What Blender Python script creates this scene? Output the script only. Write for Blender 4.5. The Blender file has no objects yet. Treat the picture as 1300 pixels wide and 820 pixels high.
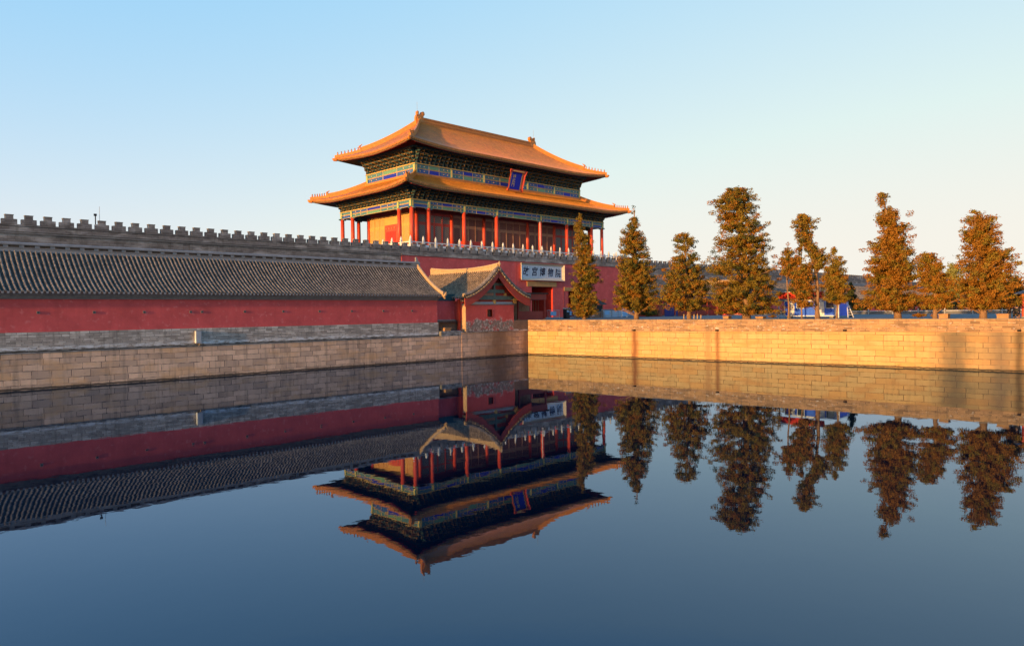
import bpy, math, random
import numpy as np
from mathutils import Vector, Matrix
random.seed(7)
PI = math.pi
C = bpy.context.scene.collection
# ------------------------------------------------------------------ camera
ZC, GZ, WZ = 1.7, 0.8, -3.0            # eye, bank and water heights in metres
cam = bpy.data.cameras.new('camera'); camo = bpy.data.objects.new('camera', cam); C.objects.link(camo)
cam.sensor_width = 36; cam.lens = 910/1300*36; cam.clip_start = .1; cam.clip_end = 6000
pitch, roll = .01541, -.01217
fw = Vector((.69971, .71442, 0))
right = Vector((.71442, -.69971, 0))
F = (fw*math.cos(pitch) + Vector((0, 0, -math.sin(pitch)))).normalized()
U = right.cross(F)
c_, s_ = math.cos(roll), math.sin(roll)
R2 = right*c_ + U*s_
U2 = U*c_ - right*s_
M = Matrix((R2, U2, -F)).transposed().to_4x4(); M.translation = (0, 0, ZC)
camo.matrix_world = M
bpy.context.scene.camera = camo
# ------------------------------------------------------------------ world, sun, exposure
SUN_EL, SUN_FRONT = math.radians(5.5), math.radians(4.0)
sd = Vector((-math.cos(SUN_FRONT)*math.cos(SUN_EL), -math.sin(SUN_FRONT)*math.cos(SUN_EL), math.sin(SUN_EL)))
w = bpy.data.worlds.new('World'); bpy.context.scene.world = w; w.use_nodes = True
nt = w.node_tree; bg = nt.nodes['Background']
sky = nt.nodes.new('ShaderNodeTexSky'); sky.sky_type = 'NISHITA'; sky.sun_disc = False
sky.sun_elevation = SUN_EL; sky.sun_rotation = math.atan2(sd.x, sd.y)
sky.air_density = 1.0; sky.dust_density = 1.0; sky.ozone_density = 3.0
# the photograph's soft, low contrast sky: a tone curve per channel on the Nishita sky
sp_ = nt.nodes.new('ShaderNodeSeparateColor'); cb_ = nt.nodes.new('ShaderNodeCombineColor'); nt.links.new(sky.outputs[0], sp_.inputs[0])
def wm(op, a, b=0.):
    m_ = nt.nodes.new('ShaderNodeMath'); m_.operation = op
    for k_, v_ in enumerate((a, b)):
        if isinstance(v_, float): m_.inputs[k_].default_value = v_
        else: nt.links.new(v_, m_.inputs[k_])
    return m_.outputs[0]
SR = wm('MULTIPLY', wm('SUBTRACT', 1., wm('EXPONENT', wm('MULTIPLY', wm('POWER', wm('MULTIPLY', sp_.outputs[0], 1.42), 1.35), -1.))), .95)
SG = wm('MINIMUM', wm('MULTIPLY', wm('POWER', sp_.outputs[1], .36), .69), .90)
SB = wm('SUBTRACT', .95, wm('MULTIPLY', wm('POWER', SR, 3.), .17))
tc_ = nt.nodes.new('ShaderNodeTexCoord'); sz_ = nt.nodes.new('ShaderNodeSeparateXYZ'); nt.links.new(tc_.outputs['Generated'], sz_.inputs[0])
HI = wm('MINIMUM', wm('MAXIMUM', wm('MULTIPLY', wm('SUBTRACT', sz_.outputs[2], .395), 8.), 0.), 1.)      # the sky deepens overhead
SR = wm('MULTIPLY', SR, wm('SUBTRACT', 1., wm('MULTIPLY', HI, .72))); SG = wm('MULTIPLY', SG, wm('SUBTRACT', 1., wm('MULTIPLY', HI, .32)))
GLOW = wm('MAXIMUM', wm('SUBTRACT', sp_.outputs[0], 3.2), 0.)          # the bright sunrise side of the sky, behind the camera
SR = wm('ADD', SR, wm('MULTIPLY', GLOW, .55)); SG = wm('ADD', SG, wm('MULTIPLY', GLOW, .36)); SB = wm('ADD', SB, wm('MULTIPLY', GLOW, .16))
for i_, s_ in enumerate((SR, SG, SB)): nt.links.new(wm('MULTIPLY', s_, 1/.15/2), cb_.inputs[i_])
nt.links.new(cb_.outputs[0], bg.inputs[0]); bg.inputs[1].default_value = .15
sun = bpy.data.lights.new('sun', 'SUN'); sun.energy = 3.4; sun.angle = math.radians(.5); sun.color = (1, .555, .19)
suno = bpy.data.objects.new('sun', sun); C.objects.link(suno)
suno.rotation_euler = sd.to_track_quat('Z', 'Y').to_euler()
sc = bpy.context.scene
sc.view_settings.view_transform = 'Standard'; sc.view_settings.look = 'None'; sc.view_settings.gamma = 1
sc.view_settings.exposure = 1.0

# ------------------------------------------------------------------ material helpers
class NT:
    def __init__(s, name):
        s.m = bpy.data.materials.new(name); s.m.use_nodes = True; s.t = s.m.node_tree
        s.b = s.t.nodes['Principled BSDF']
        s.pos = s.t.nodes.new('ShaderNodeNewGeometry').outputs['Position']
    def n(s, typ, ins={}, **kw):
        nd = s.t.nodes.new('ShaderNode'+typ)
        for k, v in kw.items(): setattr(nd, k, v)
        for k, v in ins.items(): s.put(nd.inputs[k], v)
        return nd
    def put(s, sock, v):
        if isinstance(v, bpy.types.NodeSocket): s.t.links.new(v, sock)
        else:
            if isinstance(v, tuple) and len(v) == 3 and sock.type == 'RGBA': v = (*v, 1)
            sock.default_value = v
    def math(s, op, a, b=0., c=0.): return s.n('Math', {0: a, 1: b, 2: c}, operation=op).outputs[0]
    def noise(s, scale, vec=None, detail=4, rough=.55): return s.n('TexNoise', {'Vector': vec or s.pos, 'Scale': scale, 'Detail': detail, 'Roughness': rough}).outputs['Fac']
    def ramp(s, f, a, b, ca=(0, 0, 0), cb=(1, 1, 1)):
        r = s.n('ValToRGB', {'Fac': f}); e = r.color_ramp.elements
        e[0].position = a; e[1].position = b; e[0].color = (*ca, 1); e[1].color = (*cb, 1); return r.outputs[0]
    def mix(s, f, a, b, mode='MIX'):
        m = s.n('Mix', data_type='RGBA', blend_type=mode); s.put(m.inputs[0], f); s.put(m.inputs[6], a); s.put(m.inputs[7], b); return m.outputs[2]
    def scale(s, v): return s.n('Mapping', {'Vector': s.pos, 'Scale': v}).outputs[0]
    def out(s, col, rough=.8, bump=None, strength=.3, dist=.02, spec=.3, metallic=0.):
        s.put(s.b.inputs['Base Color'], col); s.put(s.b.inputs['Roughness'], rough)
        s.b.inputs['Specular IOR Level'].default_value = spec; s.b.inputs['Metallic'].default_value = metallic
        if bump is not None:
            b = s.n('Bump', {'Height': bump, 'Strength': strength, 'Distance': dist}); s.t.links.new(b.outputs[0], s.b.inputs['Normal'])
        return s.m
def plain(name, c1, c2=None, sc_=3., rough=.75, bump=.15, stretch=(1, 1, 1), spec=.3, fine=25):
    t = NT(name); c2 = c2 or tuple(x*.7 for x in c1)
    v = t.scale(stretch); f = t.noise(sc_, v, 6)
    return t.out(t.mix(t.ramp(f, .3, .7), c1, c2), rough, t.noise(fine, v, 3), bump, spec=spec)
def gauss(t, coord, centre, width):
    d = t.math('DIVIDE', t.math('SUBTRACT', coord, centre), width); return t.math('POWER', 2.718, t.math('MULTIPLY', t.math('MULTIPLY', d, d), -1.))
def wallvec(t, warp=.02):
    sp = t.n('SeparateXYZ', {'Vector': t.pos}); x, y, z = sp.outputs
    nz = t.math('ADD', t.math('MULTIPLY', t.math('SUBTRACT', t.noise(1.3), .5), warp*2), t.math('MULTIPLY', t.math('SUBTRACT', t.noise(.22, None, 2), .5), warp*6))
    return t.n('CombineXYZ', {'X': t.math('ADD', t.math('ADD', x, y), nz), 'Y': t.math('ADD', t.math('ADD', z, nz), t.math('MULTIPLY', t.math('SINE', t.math('MULTIPLY', z, 4.7)), .045))}).outputs[0], x, y, z
def blocks(name, c1, c2, mortar, w_, h_, mo=.012, stain_shade_bands=(), rough=.85, var=(.75, 1.15), zoff=0., eff=None, bump=.5, grime=.5, tint=None, dark=None, blockhue=None):
    t = NT(name); v, x, y, z = wallvec(t)
    v2 = t.n('Mapping', {'Vector': v, 'Location': (0, zoff, 0)}).outputs[0]
    br = t.n('TexBrick', {'Vector': v2, 'Color1': c1, 'Color2': c2, 'Mortar': tuple((q+w)/2 for q, w in zip(c1, c2)), 'Scale': 1., 'Mortar Size': mo, 'Mortar Smooth': .3, 'Bias': -.25, 'Brick Width': w_, 'Row Height': h_}, offset=.43, squash=.8, squash_frequency=3)
    col = br.outputs[0]
    # per-block value variation from a second, coarser-phase brick pattern
    b2 = t.n('TexBrick', {'Vector': v2, 'Color1': (0, 0, 0), 'Color2': (1, 1, 1), 'Mortar': (.5, .5, .5), 'Scale': 1., 'Mortar Size': 0., 'Bias': 0., 'Brick Width': w_, 'Row Height': h_}, offset=.43, squash=.8, squash_frequency=3)
    val = t.ramp(t.math('ADD', t.math('MULTIPLY', t.noise(.9, v, 8, .65), .5), t.math('MULTIPLY', b2.outputs[0], .5)), .25, .8, (var[0],)*3, (var[1],)*3)
    col = t.mix(1., col, val, 'MULTIPLY')
    if blockhue: col = t.mix(t.math('MULTIPLY', t.ramp(b2.outputs[0], .5, .9), .75), col, blockhue)
    rg = t.noise(1.7, v, 7, .7); col = t.mix(t.math('MULTIPLY', t.ramp(rg, .60, .72), .55), col, tuple(q*.35 for q in c2))       # pits and old damp patches
    col = t.mix(t.math('MULTIPLY', br.outputs['Fac'], t.ramp(t.noise(2.3, v, 4), .34, .58)), col, mortar)
    if tint: col = t.mix(t.math('MULTIPLY', t.ramp(t.noise(.5, t.scale((1, 1, 3)), 5), .5, .66), .8), col, tint)
    streak = t.noise(1., t.scale((3.5, 3.5, .35)), 5)
    col = t.mix(t.math('MULTIPLY', t.ramp(streak, .52, .75), grime), col, (.09, .075, .055), 'MIX')
    for (axis, cc, ww, sc2, amt) in stain_shade_bands:
        cd = {'x': x, 'y': y}[axis]; cd = t.math('ADD', cd, t.math('MULTIPLY', t.math('SUBTRACT', t.noise(1.5, t.scale((1, 1, .6))), .5), ww*1.2))
        col = t.mix(t.math('MULTIPLY', gauss(t, cd, cc, ww), amt), col, sc2)
    if dark: # mossy wet line close to a height
        g = t.math('MULTIPLY', gauss(t, t.math('ADD', z, t.math('MULTIPLY', t.math('SUBTRACT', t.noise(2.), .5), .15)), dark[0], dark[1]), dark[2])
        col = t.mix(g, col, (.02, .019, .015))
    if eff:
        f = t.math('MULTIPLY', t.ramp(t.noise(1., t.scale((2.2, 2.2, 9)), 6, .7), *((.44, .56) if eff[1] < .3 else (.6, .66))), gauss(t, z, eff[0], eff[1]))
        col = t.mix(f, col, (.62, .6, .57))
    hgt = t.math('ADD', t.math('MULTIPLY', br.outputs['Fac'], -1.), t.math('MULTIPLY', t.noise(9., v, 6), .6))
    return t.out(col, rough, hgt, bump, .03)

M_ = {}
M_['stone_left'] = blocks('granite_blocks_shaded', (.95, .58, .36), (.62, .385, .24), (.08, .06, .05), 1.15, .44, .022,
    stain_shade_bands=[('x', 52.2, 2.0, (.20, .105, .055), .9), ('x', 56.3, .9, (.17, .10, .06), .8), ('x', 49, 1.2, (.22, .14, .09), .4)], zoff=.07, dark=(-2.93, .09, .95), grime=.45, tint=(.66, .36, .17), var=(.5, 1.3), blockhue=(.34, .22, .15))
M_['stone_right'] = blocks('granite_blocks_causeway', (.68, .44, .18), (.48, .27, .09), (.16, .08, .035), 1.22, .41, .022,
    stain_shade_bands=[('y', 41.9, .36, (.22, .085, .03), .95), ('y', 33.4, .22, (.24, .10, .035), .85), ('y', 34.3, .35, (.36, .18, .07), .6), ('y', 15.0, 1.3, (.10, .085, .06), .82), ('y', 12.2, 1.1, (.13, .10, .075), .78), ('y', 11.1, .3, (.06, .04, .025), .8)],  # narrow bands are stains; the wide grey pair paints a tree's cast shadow
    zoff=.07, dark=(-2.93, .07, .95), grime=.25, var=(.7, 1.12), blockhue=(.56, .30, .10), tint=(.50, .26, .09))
M_['brick_grey'] = blocks('weathered_grey_brick', (.52, .43, .34), (.28, .235, .195), (.16, .135, .115), .6, .15, .02, var=(.5, 1.35), tint=(.26, .22, .18), blockhue=(.62, .53, .43), eff=(-.33, .13), dark=(-.52, .09, .95), grime=.5)
M_['brick_wall'] = blocks('dark_city_brick', (.25, .21, .18), (.155, .135, .12), (.10, .088, .08), .62, .16, .014, grime=.55, var=(.55, 1.35), tint=(.42, .38, .34))
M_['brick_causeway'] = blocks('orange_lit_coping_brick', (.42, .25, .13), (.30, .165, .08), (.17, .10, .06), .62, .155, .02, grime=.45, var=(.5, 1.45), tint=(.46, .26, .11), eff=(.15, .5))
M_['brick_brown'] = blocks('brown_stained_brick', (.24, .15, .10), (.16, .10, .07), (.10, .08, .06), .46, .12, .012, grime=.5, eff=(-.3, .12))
def redwall(name, base, mottled=None):
    t = NT(name); v = t.scale((1, 1, 1)); f = t.noise(.7, v, 7, .6); st = t.noise(1., t.scale((4, 4, .5)), 5)
    col = t.mix(t.ramp(f, .3, .7), base, tuple(q*.72 for q in base)); col = t.mix(t.math('MULTIPLY', t.ramp(st, .5, .8), .4), col, tuple(q*.6 for q in base))
    col = t.mix(t.math('MULTIPLY', t.ramp(t.noise(3.2, v, 5), .58, .7), .4), col, (base[0]*1.05, base[1]*2.2, base[2]*2.2))
    if mottled:
        z = t.n('SeparateXYZ', {'Vector': t.pos}).outputs[2]
        e = t.math('ADD', z, t.math('MULTIPLY', t.math('SUBTRACT', t.noise(1.1, v, 5), .5), 2.4))
        fac = t.ramp(e, mottled-.0, mottled+.12, (1, 1, 1), (0, 0, 0))
        if mottled > .8: fac = t.ramp(t.math('MULTIPLY', e, .5), mottled*.5, mottled*.5+.05, (1, 1, 1), (0, 0, 0))
        bare = t.mix(t.ramp(t.noise(2.2, v, 6, .7), .5, .62), (.20, .15, .115), (.42, .07, .06))
        bare = t.mix(t.ramp(t.noise(4, v, 6, .7), .5, .6), bare, (.46, .38, .31)); rim = t.ramp(t.math('MULTIPLY', e, .5), mottled*.5+.04, mottled*.5+.16, (1, 1, 1), (0, 0, 0)); col = t.mix(t.math('MULTIPLY', rim, t.ramp(t.noise(6, v, 5), .45, .6)), col, (.66, .30, .26))
        col = t.mix(fac, col, bare)
    return t.out(col, .85, t.noise(14, v, 4), .25)
M_['red_wall'] = redwall('red_lime_plaster', (.66, .10, .092))
M_['red_gate'] = redwall('red_lime_plaster_peeling', (.56, .085, .07), .75)
M_['red_platform'] = redwall('red_plaster_platform', (.58, .095, .09))
M_['red_jamb'] = plain('bright_red_plaster', (.62, .05, .03), (.5, .04, .025))
M_['void'] = plain('dark_passage', (.02, .012, .01))
def tiles(name, c1, c2, c3, sc_=1., dark=None, rough=.48, spec=.3, vr=(.6, 1.25)):
    t = NT(name); f = t.noise(2.6*sc_, None, 7, .7); g = t.noise(.35, None, 4); vo = t.n('TexVoronoi', {'Vector': t.pos, 'Scale': 3.5*sc_}).outputs['Color']
    col = t.mix(t.ramp(f, .35, .65), c1, c2); col = t.mix(t.math('MULTIPLY', t.ramp(g, .4, .7), .6), col, c3)
    val = t.n('SeparateColor', {'Color': vo}).outputs[0]; col = t.mix(1., col, t.ramp(val, 0, 1, (vr[0],)*3, (vr[1],)*3), 'MULTIPLY')
    return t.out(col, rough, t.noise(18, None, 3), .12, spec=spec)
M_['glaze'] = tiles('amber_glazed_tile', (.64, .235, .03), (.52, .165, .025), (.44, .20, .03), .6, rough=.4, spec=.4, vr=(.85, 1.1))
M_['glaze_dark'] = tiles('amber_tile_dark', (.54, .18, .025), (.42, .13, .02), (.36, .13, .025))  # slightly darker amber for the eave edges and the ridge cap
M_['glaze_ridge'] = plain('amber_ridge_tile', (.62, .215, .03), (.46, .15, .025), 2, .5)
M_['grey_pan'] = tiles('grey_pan_tile', (.075, .055, .038), (.05, .038, .028), (.09, .065, .045), rough=.8, spec=.15)
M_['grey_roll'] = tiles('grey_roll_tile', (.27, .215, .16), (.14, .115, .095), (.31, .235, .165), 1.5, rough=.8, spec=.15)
M_['grey_ridge'] = plain('grey_ridge_mortar', (.30, .285, .27), (.2, .19, .18), 2)
M_['verge'] = plain('pale_verge_tile', (.50, .33, .18), (.36, .23, .12), 4)
M_['cornice'] = plain('grey_cornice_brick', (.25, .225, .2), (.17, .155, .14), 3)
M_['column'] = plain('vermilion_lacquer', (.62, .075, .035), (.52, .06, .03), 1.5, .45, .05)
M_['red_wood'] = plain('dull_red_wood', (.40, .055, .035), (.30, .045, .03), 2, .55, .05)
M_['brown_wood'] = plain('brown_door_wood', (.42, .21, .11), (.28, .12, .065), 2, .6)
M_['ochre'] = plain('ochre_panel', (.62, .33, .09), (.55, .28, .07), 2, .6)
M_['gold'] = plain('gilded_paint', (.80, .55, .16), (.7, .42, .1), 5, .4)
M_['blue_paint'] = plain('lapis_blue_paint', (.035, .10, .36), (.03, .08, .26), 6, .5)
M_['deep_blue'] = plain('ultramarine_field', (.015, .03, .42), (.01, .02, .34), 5, .5)
M_['green_paint'] = plain('malachite_green_paint', (.15, .33, .20), (.10, .22, .14), 6, .5)
M_['teal_paint'] = plain('teal_paint', (.085, .21, .24), (.06, .15, .18), 6, .5)
M_['bracket_brown'] = plain('gilt_brown_bracket', (.24, .13, .04), (.14, .08, .025), 4, .6)
M_['bracket_dark'] = plain('dark_green_bracket', (.035, .085, .085), (.025, .055, .06), 4, .6)
M_['moss_ledge'] = plain('mossy_ledge', (.035, .033, .025), (.36, .34, .31), 4.5, .9, .4, (.5, .5, 2))
M_['sunny_roll'] = tiles('sun_gold_roll_tile', (.36, .24, .13), (.17, .13, .09), (.30, .21, .13), 1.6, rough=.8, spec=.15)  # low sun's gold painted into the rolls of the gatehouse's sunward slope
M_['old_green'] = plain('faded_green_timber', (.13, .17, .125), (.09, .12, .09), 3, .7)
M_['rafter'] = plain('dark_green_rafter', (.05, .06, .03), (.12, .05, .02), 3, .6)
def lattice(name, frame, hole, s):
    t = NT(name); sp = t.n('SeparateXYZ', {'Vector': t.pos}); h = t.math('ADD', sp.outputs[0], sp.outputs[1])
    a = t.math('ABSOLUTE', t.math('SINE', t.math('MULTIPLY', t.math('ADD', h, sp.outputs[2]), s))); b = t.math('ABSOLUTE', t.math('SINE', t.math('MULTIPLY', t.math('SUBTRACT', h, sp.outputs[2]), s)))
    m = t.math('MULTIPLY', t.ramp(a, .35, .5), t.ramp(b, .35, .5))
    return t.out(t.mix(m, frame, hole), .6, m, -.4)
M_['lattice_gold'] = lattice('gilt_lattice', (.62, .36, .12), (.45, .16, .05), 13)
M_['lattice_dark'] = lattice('grey_lattice', (.30, .24, .19), (.05, .045, .045), 11)
M_['lattice_red'] = lattice('red_brown_lattice', (.28, .10, .06), (.07, .02, .015), 11)
M_['marble'] = plain('white_marble', (.70, .66, .60), (.55, .51, .46), 3, .5)
M_['lintel'] = plain('yellow_stone_lintel', (.42, .24, .09), (.34, .18, .07), 2)
M_['sign_white'] = plain('pale_grey_sign_board', (.56, .58, .60), (.48, .50, .54), 1, .5, .03)
M_['sign_frame'] = plain('pale_wood_sign_frame', (.62, .50, .36), (.52, .42, .3), 3, .6)
M_['ink'] = plain('ink', (.015, .015, .04), (.015, .015, .04))
M_['bark'] = plain('cypress_bark', (.30, .17, .09), (.2, .11, .06), 2, .9, .5, (6, 6, 1))
M_['asphalt'] = plain('paving', (.20, .18, .16), (.14, .13, .115), .6, .9)
M_['white_metal'] = plain('white_metal', (.7, .7, .7), (.6, .6, .6), 2, .4, .02)
M_['grey_metal'] = plain('grey_metal', (.38, .38, .37), (.3, .3, .3), 3, .5, .05)
M_['blue_metal'] = plain('blue_steel', (.03, .14, .80), (.025, .11, .7), 2, .45, .03)
M_['dark_blue'] = plain('dark_blue_paint', (.01, .03, .22), (.01, .025, .16), 2, .5, .03)
M_['sky_board'] = plain('light_blue_board', (.25, .48, .70), (.22, .42, .62), 2, .5, .03)
M_['black'] = plain('black', (.012, .012, .016), (.01, .01, .012), 3, .6)
M_['slate_blue'] = plain('slate_panel', (.15, .145, .14), (.11, .11, .11), 1, .7)
M_['glass'] = plain('window_glass', (.04, .06, .08), (.03, .05, .06), 1, .03, 0., spec=1.)
M_['terracotta'] = plain('sandstone_planter', (.40, .22, .10), (.32, .17, .08), 3)
M_['skin'] = plain('skin', (.55, .32, .22), (.5, .28, .2), 5)
M_['redbox'] = plain('bright_red_paint', (.62, .03, .012), (.55, .028, .01), 2, .45, .02)
def leafmat(name, a, b, c, tr=.12):
    t = NT(name); f = t.noise(1.1, None, 3); g = t.noise(9, None, 2)
    col = t.mix(t.ramp(f, .35, .65), a, b); col = t.mix(t.math('MULTIPLY', t.ramp(g, .45, .65), .6), col, c)
    return t.out(col, .85, spec=.1)
M_['leaf_orange'] = leafmat('rusty_juniper_leaves', (.27, .115, .014), (.21, .082, .010), (.33, .15, .022))
M_['leaf_olive'] = leafmat('olive_juniper_leaves', (.19, .135, .018), (.24, .13, .018), (.12, .10, .018))
M_['leaf_green'] = leafmat('dark_juniper_leaves', (.05, .06, .018), (.07, .07, .018), (.04, .05, .015))
M_['leaf_willow'] = leafmat('willow_leaves', (.26, .24, .06), (.2, .2, .05), (.3, .25, .08))
# still moat water
t = NT('still_moat_water'); N_ = t.t.nodes
n1 = t.noise(.55, None, 3); n2 = t.noise(3.5, None, 2)
b = t.n('Bump', {'Height': t.math('ADD', n1, t.math('MULTIPLY', n2, .12)), 'Strength': .055, 'Distance': .05})
gl = t.n('BsdfGlossy', {'Color': (.62, .78, 1.0), 'Roughness': .012, 'Normal': b.outputs[0]}); df = t.n('BsdfDiffuse', {'Color': (.0, .005, .014)})
fr = t.n('Fresnel', {'IOR': 1.72, 'Normal': b.outputs[0]}); mx = t.n('MixShader', {0: fr.outputs[0], 1: df.outputs[0], 2: gl.outputs[0]})
N_.remove(t.b); t.t.links.new(mx.outputs[0], [q for q in N_ if q.type == 'OUTPUT_MATERIAL'][0].inputs[0])
M_['water'] = t.m

# ------------------------------------------------------------------ object helpers
LOC = {}; MIR = [False]      # MIR: build the west half of the symmetrical compound
def thing(name, label, cat, loc=(0, 0, 0), group=None):
    if MIR[0]: loc = (160.5-loc[0], *loc[1:])
    o = bpy.data.objects.new(name, None); C.objects.link(o); o.location = loc; LOC[o.name] = Vector(loc); o.empty_display_size = .3
    o['label'] = label; o['category'] = cat
    if group: o['group'] = group
    return o
def tag(o, label, cat, group=None):
    o['label'] = label; o['category'] = cat
    if group: o['group'] = group
    return o
def struct(o): o['kind'] = 'structure'; return o
class MB:
    def __init__(s): s.v = []; s.f = []; s.m = []; s.mats = []
    def mi(s, m):
        if m not in s.mats: s.mats.append(m)
        return s.mats.index(m)
    def poly(s, pts, m): i = len(s.v); s.v += [tuple(p) for p in pts]; s.f.append(tuple(range(i, i+len(pts)))); s.m.append(s.mi(m))
    def add(s, vs, fs, m): i = len(s.v); s.v += [tuple(p) for p in vs]; s.f += [tuple(i+k for k in f) for f in fs]; s.m += [s.mi(m)]*len(fs); return s
    def box(s, x0, x1, y0, y1, z0, z1, m):
        return s.add([(x0, y0, z0), (x1, y0, z0), (x1, y1, z0), (x0, y1, z0), (x0, y0, z1), (x1, y0, z1), (x1, y1, z1), (x0, y1, z1)],
            [(0, 3, 2, 1), (4, 5, 6, 7), (0, 1, 5, 4), (1, 2, 6, 5), (2, 3, 7, 6), (3, 0, 4, 7)], m)
    def ext(s, pts, d, m):           # prism: polygon extruded by vector d
        n = len(pts); d = Vector(d); p = [Vector(q) for q in pts]
        return s.add(p+[q+d for q in p], [tuple(range(n))[::-1], tuple(range(n, 2*n))]+[(i, (i+1) % n, n+(i+1) % n, n+i) for i in range(n)], m)
    def tube(s, path, rad, m, n=8, cap=True):
        path = [Vector(p) for p in path]; rad = rad if isinstance(rad, (list, tuple)) else [rad]*len(path); vs = []; 
        for i, p in enumerate(path):
            d = (path[min(i+1, len(path)-1)]-path[max(i-1, 0)]).normalized(); a = d.cross(Vector((0, 0, 1)) if abs(d.z) < .9 else Vector((1, 0, 0))).normalized(); b_ = d.cross(a)
            vs += [p+(a*math.cos(2*PI*k/n)+b_*math.sin(2*PI*k/n))*rad[i] for k in range(n)]
        fs = [(i*n+k, i*n+(k+1) % n, (i+1)*n+(k+1) % n, (i+1)*n+k) for i in range(len(path)-1) for k in range(n)]
        if cap: fs += [tuple(range(n))[::-1], tuple(range((len(path)-1)*n, len(path)*n))]
        return s.add(vs, fs, m)
    def lathe(s, c, prof, m, n=10): return s.tube([(c[0], c[1], c[2]+z) for r, z in prof], [r for r, z in prof], m, n)
    def grid(s, fn, na, nb, m):
        vs = [fn(i/na, j/nb) for i in range(na+1) for j in range(nb+1)]
        return s.add(vs, [(i*(nb+1)+j, (i+1)*(nb+1)+j, (i+1)*(nb+1)+j+1, i*(nb+1)+j+1) for i in range(na) for j in range(nb)], m)
    def build(s, name, parent=None, smooth=False, origin=(0, 0, 0)):
        if MIR[0]: s.v = [(160.5-a[0], a[1], a[2]) for a in s.v]; origin = (160.5-origin[0], *origin[1:]) if origin != (0, 0, 0) else origin
        base = Vector(LOC.get(parent.name, (0, 0, 0))) if parent else Vector((0, 0, 0)); og = Vector(origin)
        me = bpy.data.meshes.new(name); off = base if parent and origin == (0, 0, 0) else Vector((0, 0, 0))      # with an origin, the shape is given in local coordinates
        me.from_pydata([(a[0]-off.x, a[1]-off.y, a[2]-off.z) for a in s.v], [], s.f)
        for k in s.mats: me.materials.append(M_[k])
        me.polygons.foreach_set('material_index', s.m)
        if smooth: me.polygons.foreach_set('use_smooth', [True]*len(s.f))
        me.update(); o = bpy.data.objects.new(name, me); C.objects.link(o)
        if parent: o.parent = parent; o.location = (og-base) if origin != (0, 0, 0) else (0, 0, 0)
        else: o.location = og
        LOC[o.name] = base if (parent and origin == (0, 0, 0)) else og
        return o
def one(name, m, parent, *boxes):
    b_ = MB()
    for q in boxes: b_.box(*q, m)
    return b_.build(name, parent)
def copy_to(o, parent, loc):        # a copy of a part (and of its sub-parts) moved to loc, sharing mesh data
    c = o.copy(); C.objects.link(c); c.parent = parent; c.location = Vector(loc)-(LOC[parent.name] if parent else Vector((0, 0, 0))); LOC[c.name] = Vector(loc)
    for ch in [q for q in bpy.data.objects if q.parent == o]:
        d = ch.copy(); C.objects.link(d); d.parent = c
    return c
# ================================================================== SETTING
def sheet(name, quads, z, m):
    b_ = MB()
    for x0, x1, y0, y1 in quads: b_.poly([(x0, y0, z), (x1, y0, z), (x1, y1, z), (x0, y1, z)], m)
    return struct(b_.build(name))
CW = [(56.5, 55.2), (61.2, 10.45), (62.35, -.4)]           # east edge of the causeway
b_ = MB(); G = GZ-.02
b_.poly([(-3000, 55.9, G), (3000, 55.9, G), (3000, 4000, G), (-3000, 4000, G)], 'asphalt')
b_.poly([(-3000, -400, G), (3000, -400, G), (3000, .3, G), (-3000, .3, G)], 'asphalt')
b_.poly([(62.0, .3, G), (104, .3, G), (104, 55.9, G), (56.6, 55.9, G), (56.8, 55.1, G), (61.5, 10.45, G)], 'asphalt')
struct(b_.build('ground'))
sheet('water', [(-600, 63.5, .3, 56.5)], WZ, 'water')
sheet('west_moat_water', [(104, 900, .3, 55.9)], WZ, 'water').name = 'water'
# ------------------------------------------------------------------ moat walls
r = thing('moat_wall', 'long shaded granite block wall rising from the water under the grey roofed building', 'wall', (20, 55.4, WZ))
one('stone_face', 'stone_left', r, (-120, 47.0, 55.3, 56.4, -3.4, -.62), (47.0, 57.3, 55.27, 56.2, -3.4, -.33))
one('ledge', 'moss_ledge', r, (-120, 44.4, 55.26, 55.9, -.62, -.575), (44.4, 46.99, 55.29, 56.9, -.619, -.12), (47.0, 54.4, 55.22, 55.7, -.33, -.28))
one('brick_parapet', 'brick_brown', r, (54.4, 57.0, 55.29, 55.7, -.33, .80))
r['label'] = 'long shaded granite block wall rising from the water on the left, dark mossy ledge on top'
r = thing('causeway_wall', 'sunlit golden stone block retaining wall of the causeway, running right from the corner', 'wall', (58.8, 32, WZ))
def wallrun(pts, z0, z1, th, m, off=0.):
    b_ = MB(); n = 60
    for (x0, y0), (x1, y1) in zip(pts, pts[1:]):
        d = Vector((x1-x0, y1-y0)).normalized(); nn = Vector((-d.y, d.x))
        a = Vector((x0, y0))-nn*off; e = Vector((x1, y1))-nn*off
        for i in range(n):
            p = a+(e-a)*i/n; q = a+(e-a)*(i+1)/n
            za = z1(p.y) if callable(z1) else z1; zb = z1(q.y) if callable(z1) else z1; ya = z0(p.y) if callable(z0) else z0; yb = z0(q.y) if callable(z0) else z0
            b_.add([(p.x, p.y, ya), (q.x, q.y, yb), (q.x+nn.x*th, q.y+nn.y*th, yb), (p.x+nn.x*th, p.y+nn.y*th, ya), (p.x, p.y, za), (q.x, q.y, zb), (q.x+nn.x*th, q.y+nn.y*th, zb), (p.x+nn.x*th, p.y+nn.y*th, za)],
                [(0, 1, 5, 4), (3, 7, 6, 2), (4, 5, 6, 7)]+([(0, 4, 7, 3)] if i == 0 else []), m)
    return b_
zs = lambda y: -.46+(54-y)*.0065
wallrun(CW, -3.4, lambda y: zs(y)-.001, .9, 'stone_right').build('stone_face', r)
wallrun(CW, zs, lambda y: zs(y)+.045, .9, 'terracotta', .03).build('ledge', r)
wallrun(CW, lambda y: zs(y)+.046, .76, .8, 'brick_causeway', -.03).build('brick_coping', r)
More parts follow.
